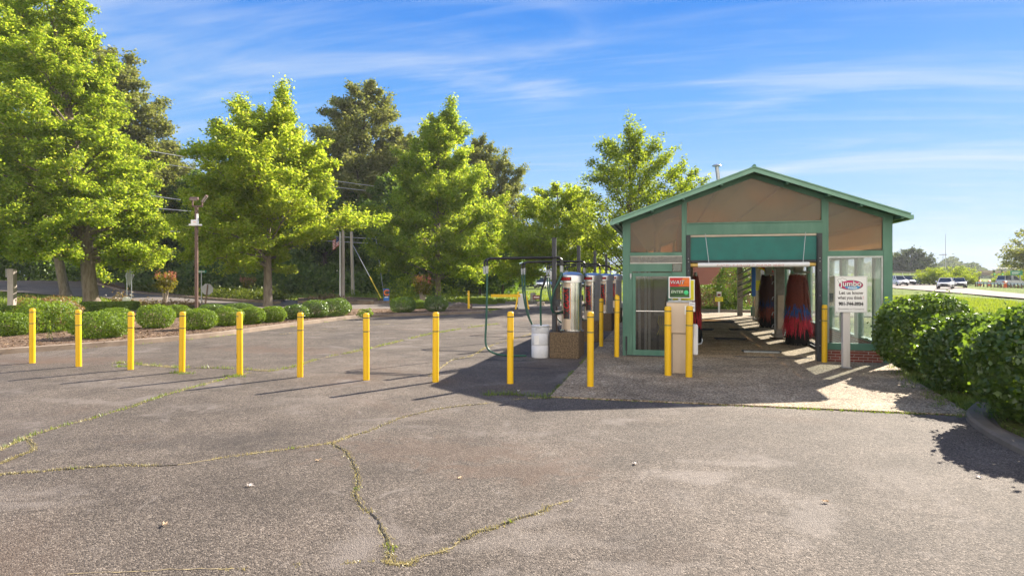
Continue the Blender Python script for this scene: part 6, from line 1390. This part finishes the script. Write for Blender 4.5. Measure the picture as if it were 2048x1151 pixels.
for i, (px, d, lb) in enumerate([(1960, 122, 'orange road barrel at the left end of the guard rail'), (1979, 118, 'orange road barrel behind the guard rail, second from its left end'), (2011, 100, 'orange road barrel right behind the guard rail under the parked silver car')]):
    x, y = D(px, d); t = thing('road_barrel', lb, 'barrel', (x, y, tzf(x, y)), 0, 'orange road barrels by the guard rail')
    MB().lathe([(.32, 0), (.32, .08), (.27, .09), (.25, .95), (.1, 1.0), (0, 1.0)], 16).build('drum', M['orange_plastic'], t, smooth=40); MB().lathe([(.264, .32), (.259, .46)], 16).lathe([(.258, .62), (.2565, .74)], 16).build('white_band', M['white_paint'], t)
for i, (px, d, h_, lb) in enumerate([(1886, 300, 13, 'far wooden pole left of the thin mast'), (1891, 330, 24, 'tall thin far mast rising above the woods')]):
    x, y = D(px, d); t = thing('far_mast', lb, 'mast', (x, y, 0)); MB().tube([(0, 0, 0), (0, 0, h_)], [.22, .09], 8).build('shaft', M['sign_back'], t)
    if i == 0: MB().box(-1.6, 1.6, -.1, .1, h_-.7, h_-.45).build('crossarm', M['brown_wood'], t)
# ------------------------------------------------------------------ cars
def car(kind, paint, label, px, d, head, group='cars on the highway', dz_=0.0):
    """head: direction the car faces, degrees from straight towards the camera (positive turns its nose to the photo's left)"""
    x, y = D(px, d); t = thing('car', label, 'car', (x, y, tzf(x, y)+.08+dz_), YAW+math.radians(head), group)
    suv = kind != 'sedan'; L_ = 4.7 if not suv else 4.8; Wd = .90 if not suv else .96; hb = .92 if not suv else 1.05; ht = 1.46 if not suv else 1.80
    # body: cross sections from nose (-y) to tail
    st = [(-L_/2, .42, .60, .70), (-L_/2+.12, .28, .72, .92), (-L_/2+.9, .24, hb-.10, 1.0), (-.95, .22, hb, 1.0), (1.2, .22, hb+.02, 1.0), (L_/2-.25, .26, hb+(.03 if not suv else .05), .97), (L_/2, .45, hb-.12, .86)]
    b = MB(); k = 10
    for yy, z0, z1, w in st:
        W_ = Wd*w; b.v += [(-W_*.94, yy, z0), (-W_, yy, z0+.12), (-W_, yy, z1-.2), (-W_*.95, yy, z1-.05), (-W_*.82, yy, z1), (W_*.82, yy, z1), (W_*.95, yy, z1-.05), (W_, yy, z1-.2), (W_, yy, z0+.12), (W_*.94, yy, z0)]
    for i in range(len(st)-1):
        for j in range(k): a = i*k+j; c = i*k+(j+1) % k; b.f.append((a, c, c+k, a+k)); b.m.append(0)
    b.f += [tuple(range(k)), tuple(range((len(st)-1)*k+k-1, (len(st)-1)*k-1, -1))]; b.m += [0, 0]
    b.build('body', M[paint], t, smooth=35)
    yr = 1.45 if kind == 'sedan' else (2.15 if kind == 'suv' else .45); y0 = -1.05; yt0 = -.25; yt1 = yr-.55 if kind == 'sedan' else yr-.22
    q = [(-Wd*.86, y0, hb-.03), (Wd*.86, y0, hb-.03), (Wd*.86, yr, hb-.0), (-Wd*.86, yr, hb-.0), (-Wd*.68, yt0, ht), (Wd*.68, yt0, ht), (Wd*.68, yt1, ht), (-Wd*.68, yt1, ht)]
    b = MB(); b.add(q, [(0,1,5,4),(1,2,6,5),(2,3,7,6),(3,0,4,7)]); b.build('window_glass', M['car_glass'], t)
    b = MB(); b.bbox(-Wd*.70, Wd*.70, yt0-.02, yt1+.02, ht-.02, ht+.04, .02)
    for sx in (-1, 1):
        for (ya, yb) in ((y0, yt0), (yr, yt1)): b.beam((sx*Wd*.87, ya, hb-.02), (sx*Wd*.69, yb, ht), .07, .07)
        b.beam((sx*Wd*.875, .35, hb-.02), (sx*Wd*.695, .35, ht), .08, .06)
    b.build('roof', M[paint], t)
    if kind == 'pickup':
        MB().box(-Wd*.98, -Wd*.86, .5, L_/2-.02, hb-.1, hb+.12).box(Wd*.86, Wd*.98, .5, L_/2-.02, hb-.1, hb+.12).box(-Wd*.9, Wd*.9, L_/2-.1, L_/2-.0, hb-.1, hb+.12).build('bed_side', M[paint], t)
    for sx in (-1, 1):
        for yy in (-1.42, 1.38):
            w_ = MB(); w_.tube([(sx*(Wd-.20), yy, .33), (sx*(Wd+.015), yy, .33)], .33, 18); w = w_.build('wheel', M['rubber'], t); MB().tube([(sx*(Wd+.01), yy, .33), (sx*(Wd+.025), yy, .33)], .20, 14).build('rim', M['chrome'], w)
        MB().bbox(sx*Wd*.62-.17, sx*Wd*.62+.17, -L_/2-.015, -L_/2+.25, .60, .76, .03).build('headlight', M['headlamp'], t)
        MB().bbox(sx*Wd*.66-.14, sx*Wd*.66+.14, L_/2-.12, L_/2+.01, .68, .86, .02).build('tail_light', M['red_paint'], t)
        MB().bbox(sx*(Wd+.09)-.09, sx*(Wd+.09)+.09, -.95, -.78, hb-.02, hb+.13, .02).build('mirror', M[paint], t)
    MB().bbox(-.42, .42, -L_/2-.02, -L_/2+.1, .50, .70, .02).bbox(-.7, .7, -L_/2-.015, -L_/2+.1, .26, .38, .02).build('grille', M['rubber'], t)
    return t
car('sedan', 'car_white', 'white sedan coming along the highway, nearest of the traffic', 1891, 87, -38, dz_=.0)
car('sedan', 'car_silver', 'silver car following right behind the white sedan', 1917, 94, -30)
car('suv', 'car_white', 'white sport utility car at the left, next to the building corner', 1797, 118, -8)
car('pickup', 'car_dark', 'dark pickup behind the white sport utility car', 1812, 128, -6)
car('suv', 'car_blue', 'dark blue car just behind the dark pickup', 1820, 142, -6)
car('sedan', 'car_white', 'small white car in the middle of the oncoming group', 1828, 136, -10)
car('suv', 'car_black', 'dark car with a pale bonnet right of the small white car', 1844, 132, -14)
car('sedan', 'car_white', 'white car partly behind the dark one at the right of the oncoming group', 1852, 140, -12)
car('suv', 'car_silver', 'silver car parked behind the guard rail at the right edge', 2022, 112, 100)
car('suv', 'car_blue', 'blue car by the roadside trees beyond the white sedan', 1863, 138, -16)
for i, (k, p_, px, d, hd, lb) in enumerate([('pickup', 'car_black', 1062, 112, 170, 'black pickup parked beyond the sunny lawn, seen between the hoses'), ('suv', 'car_white', 1084, 110, -14, 'white car parked right of the black pickup beyond the lawn'), ('sedan', 'car_silver', 1044, 116, 165, 'pale car parked left of the black pickup beyond the lawn'),
      ('suv', 'car_dark', 1176, 112, -14, 'dark car parked beyond the lawn, seen right of the nearest vacuum'), ('sedan', 'car_blue', 1108, 116, 10, 'blue car parked beyond the lawn, mostly hidden by the boom post')]): car(k, p_, lb, px, d, hd, 'cars parked beyond the lawn')

# ------------------------------------------------------------------ air: far things fade a little
hz = MB(); hz.box(-760, 760, -120, 960, -3.2, 40); o = hz.build('haze', None); o['kind'] = 'stuff'
hm = bpy.data.materials.new('haze_air'); hm.use_nodes = True; nt = hm.node_tree; nt.nodes.clear()
ou = nt.nodes.new('ShaderNodeOutputMaterial'); pv = nt.nodes.new('ShaderNodeVolumePrincipled'); pv.inputs['Color'].default_value = (.86, .91, 1.0, 1); pv.inputs['Density'].default_value = 0.00024; pv.inputs['Anisotropy'].default_value = 0.1
nt.links.new(pv.outputs[0], ou.inputs['Volume']); o.data.materials.clear(); o.data.materials.append(hm)
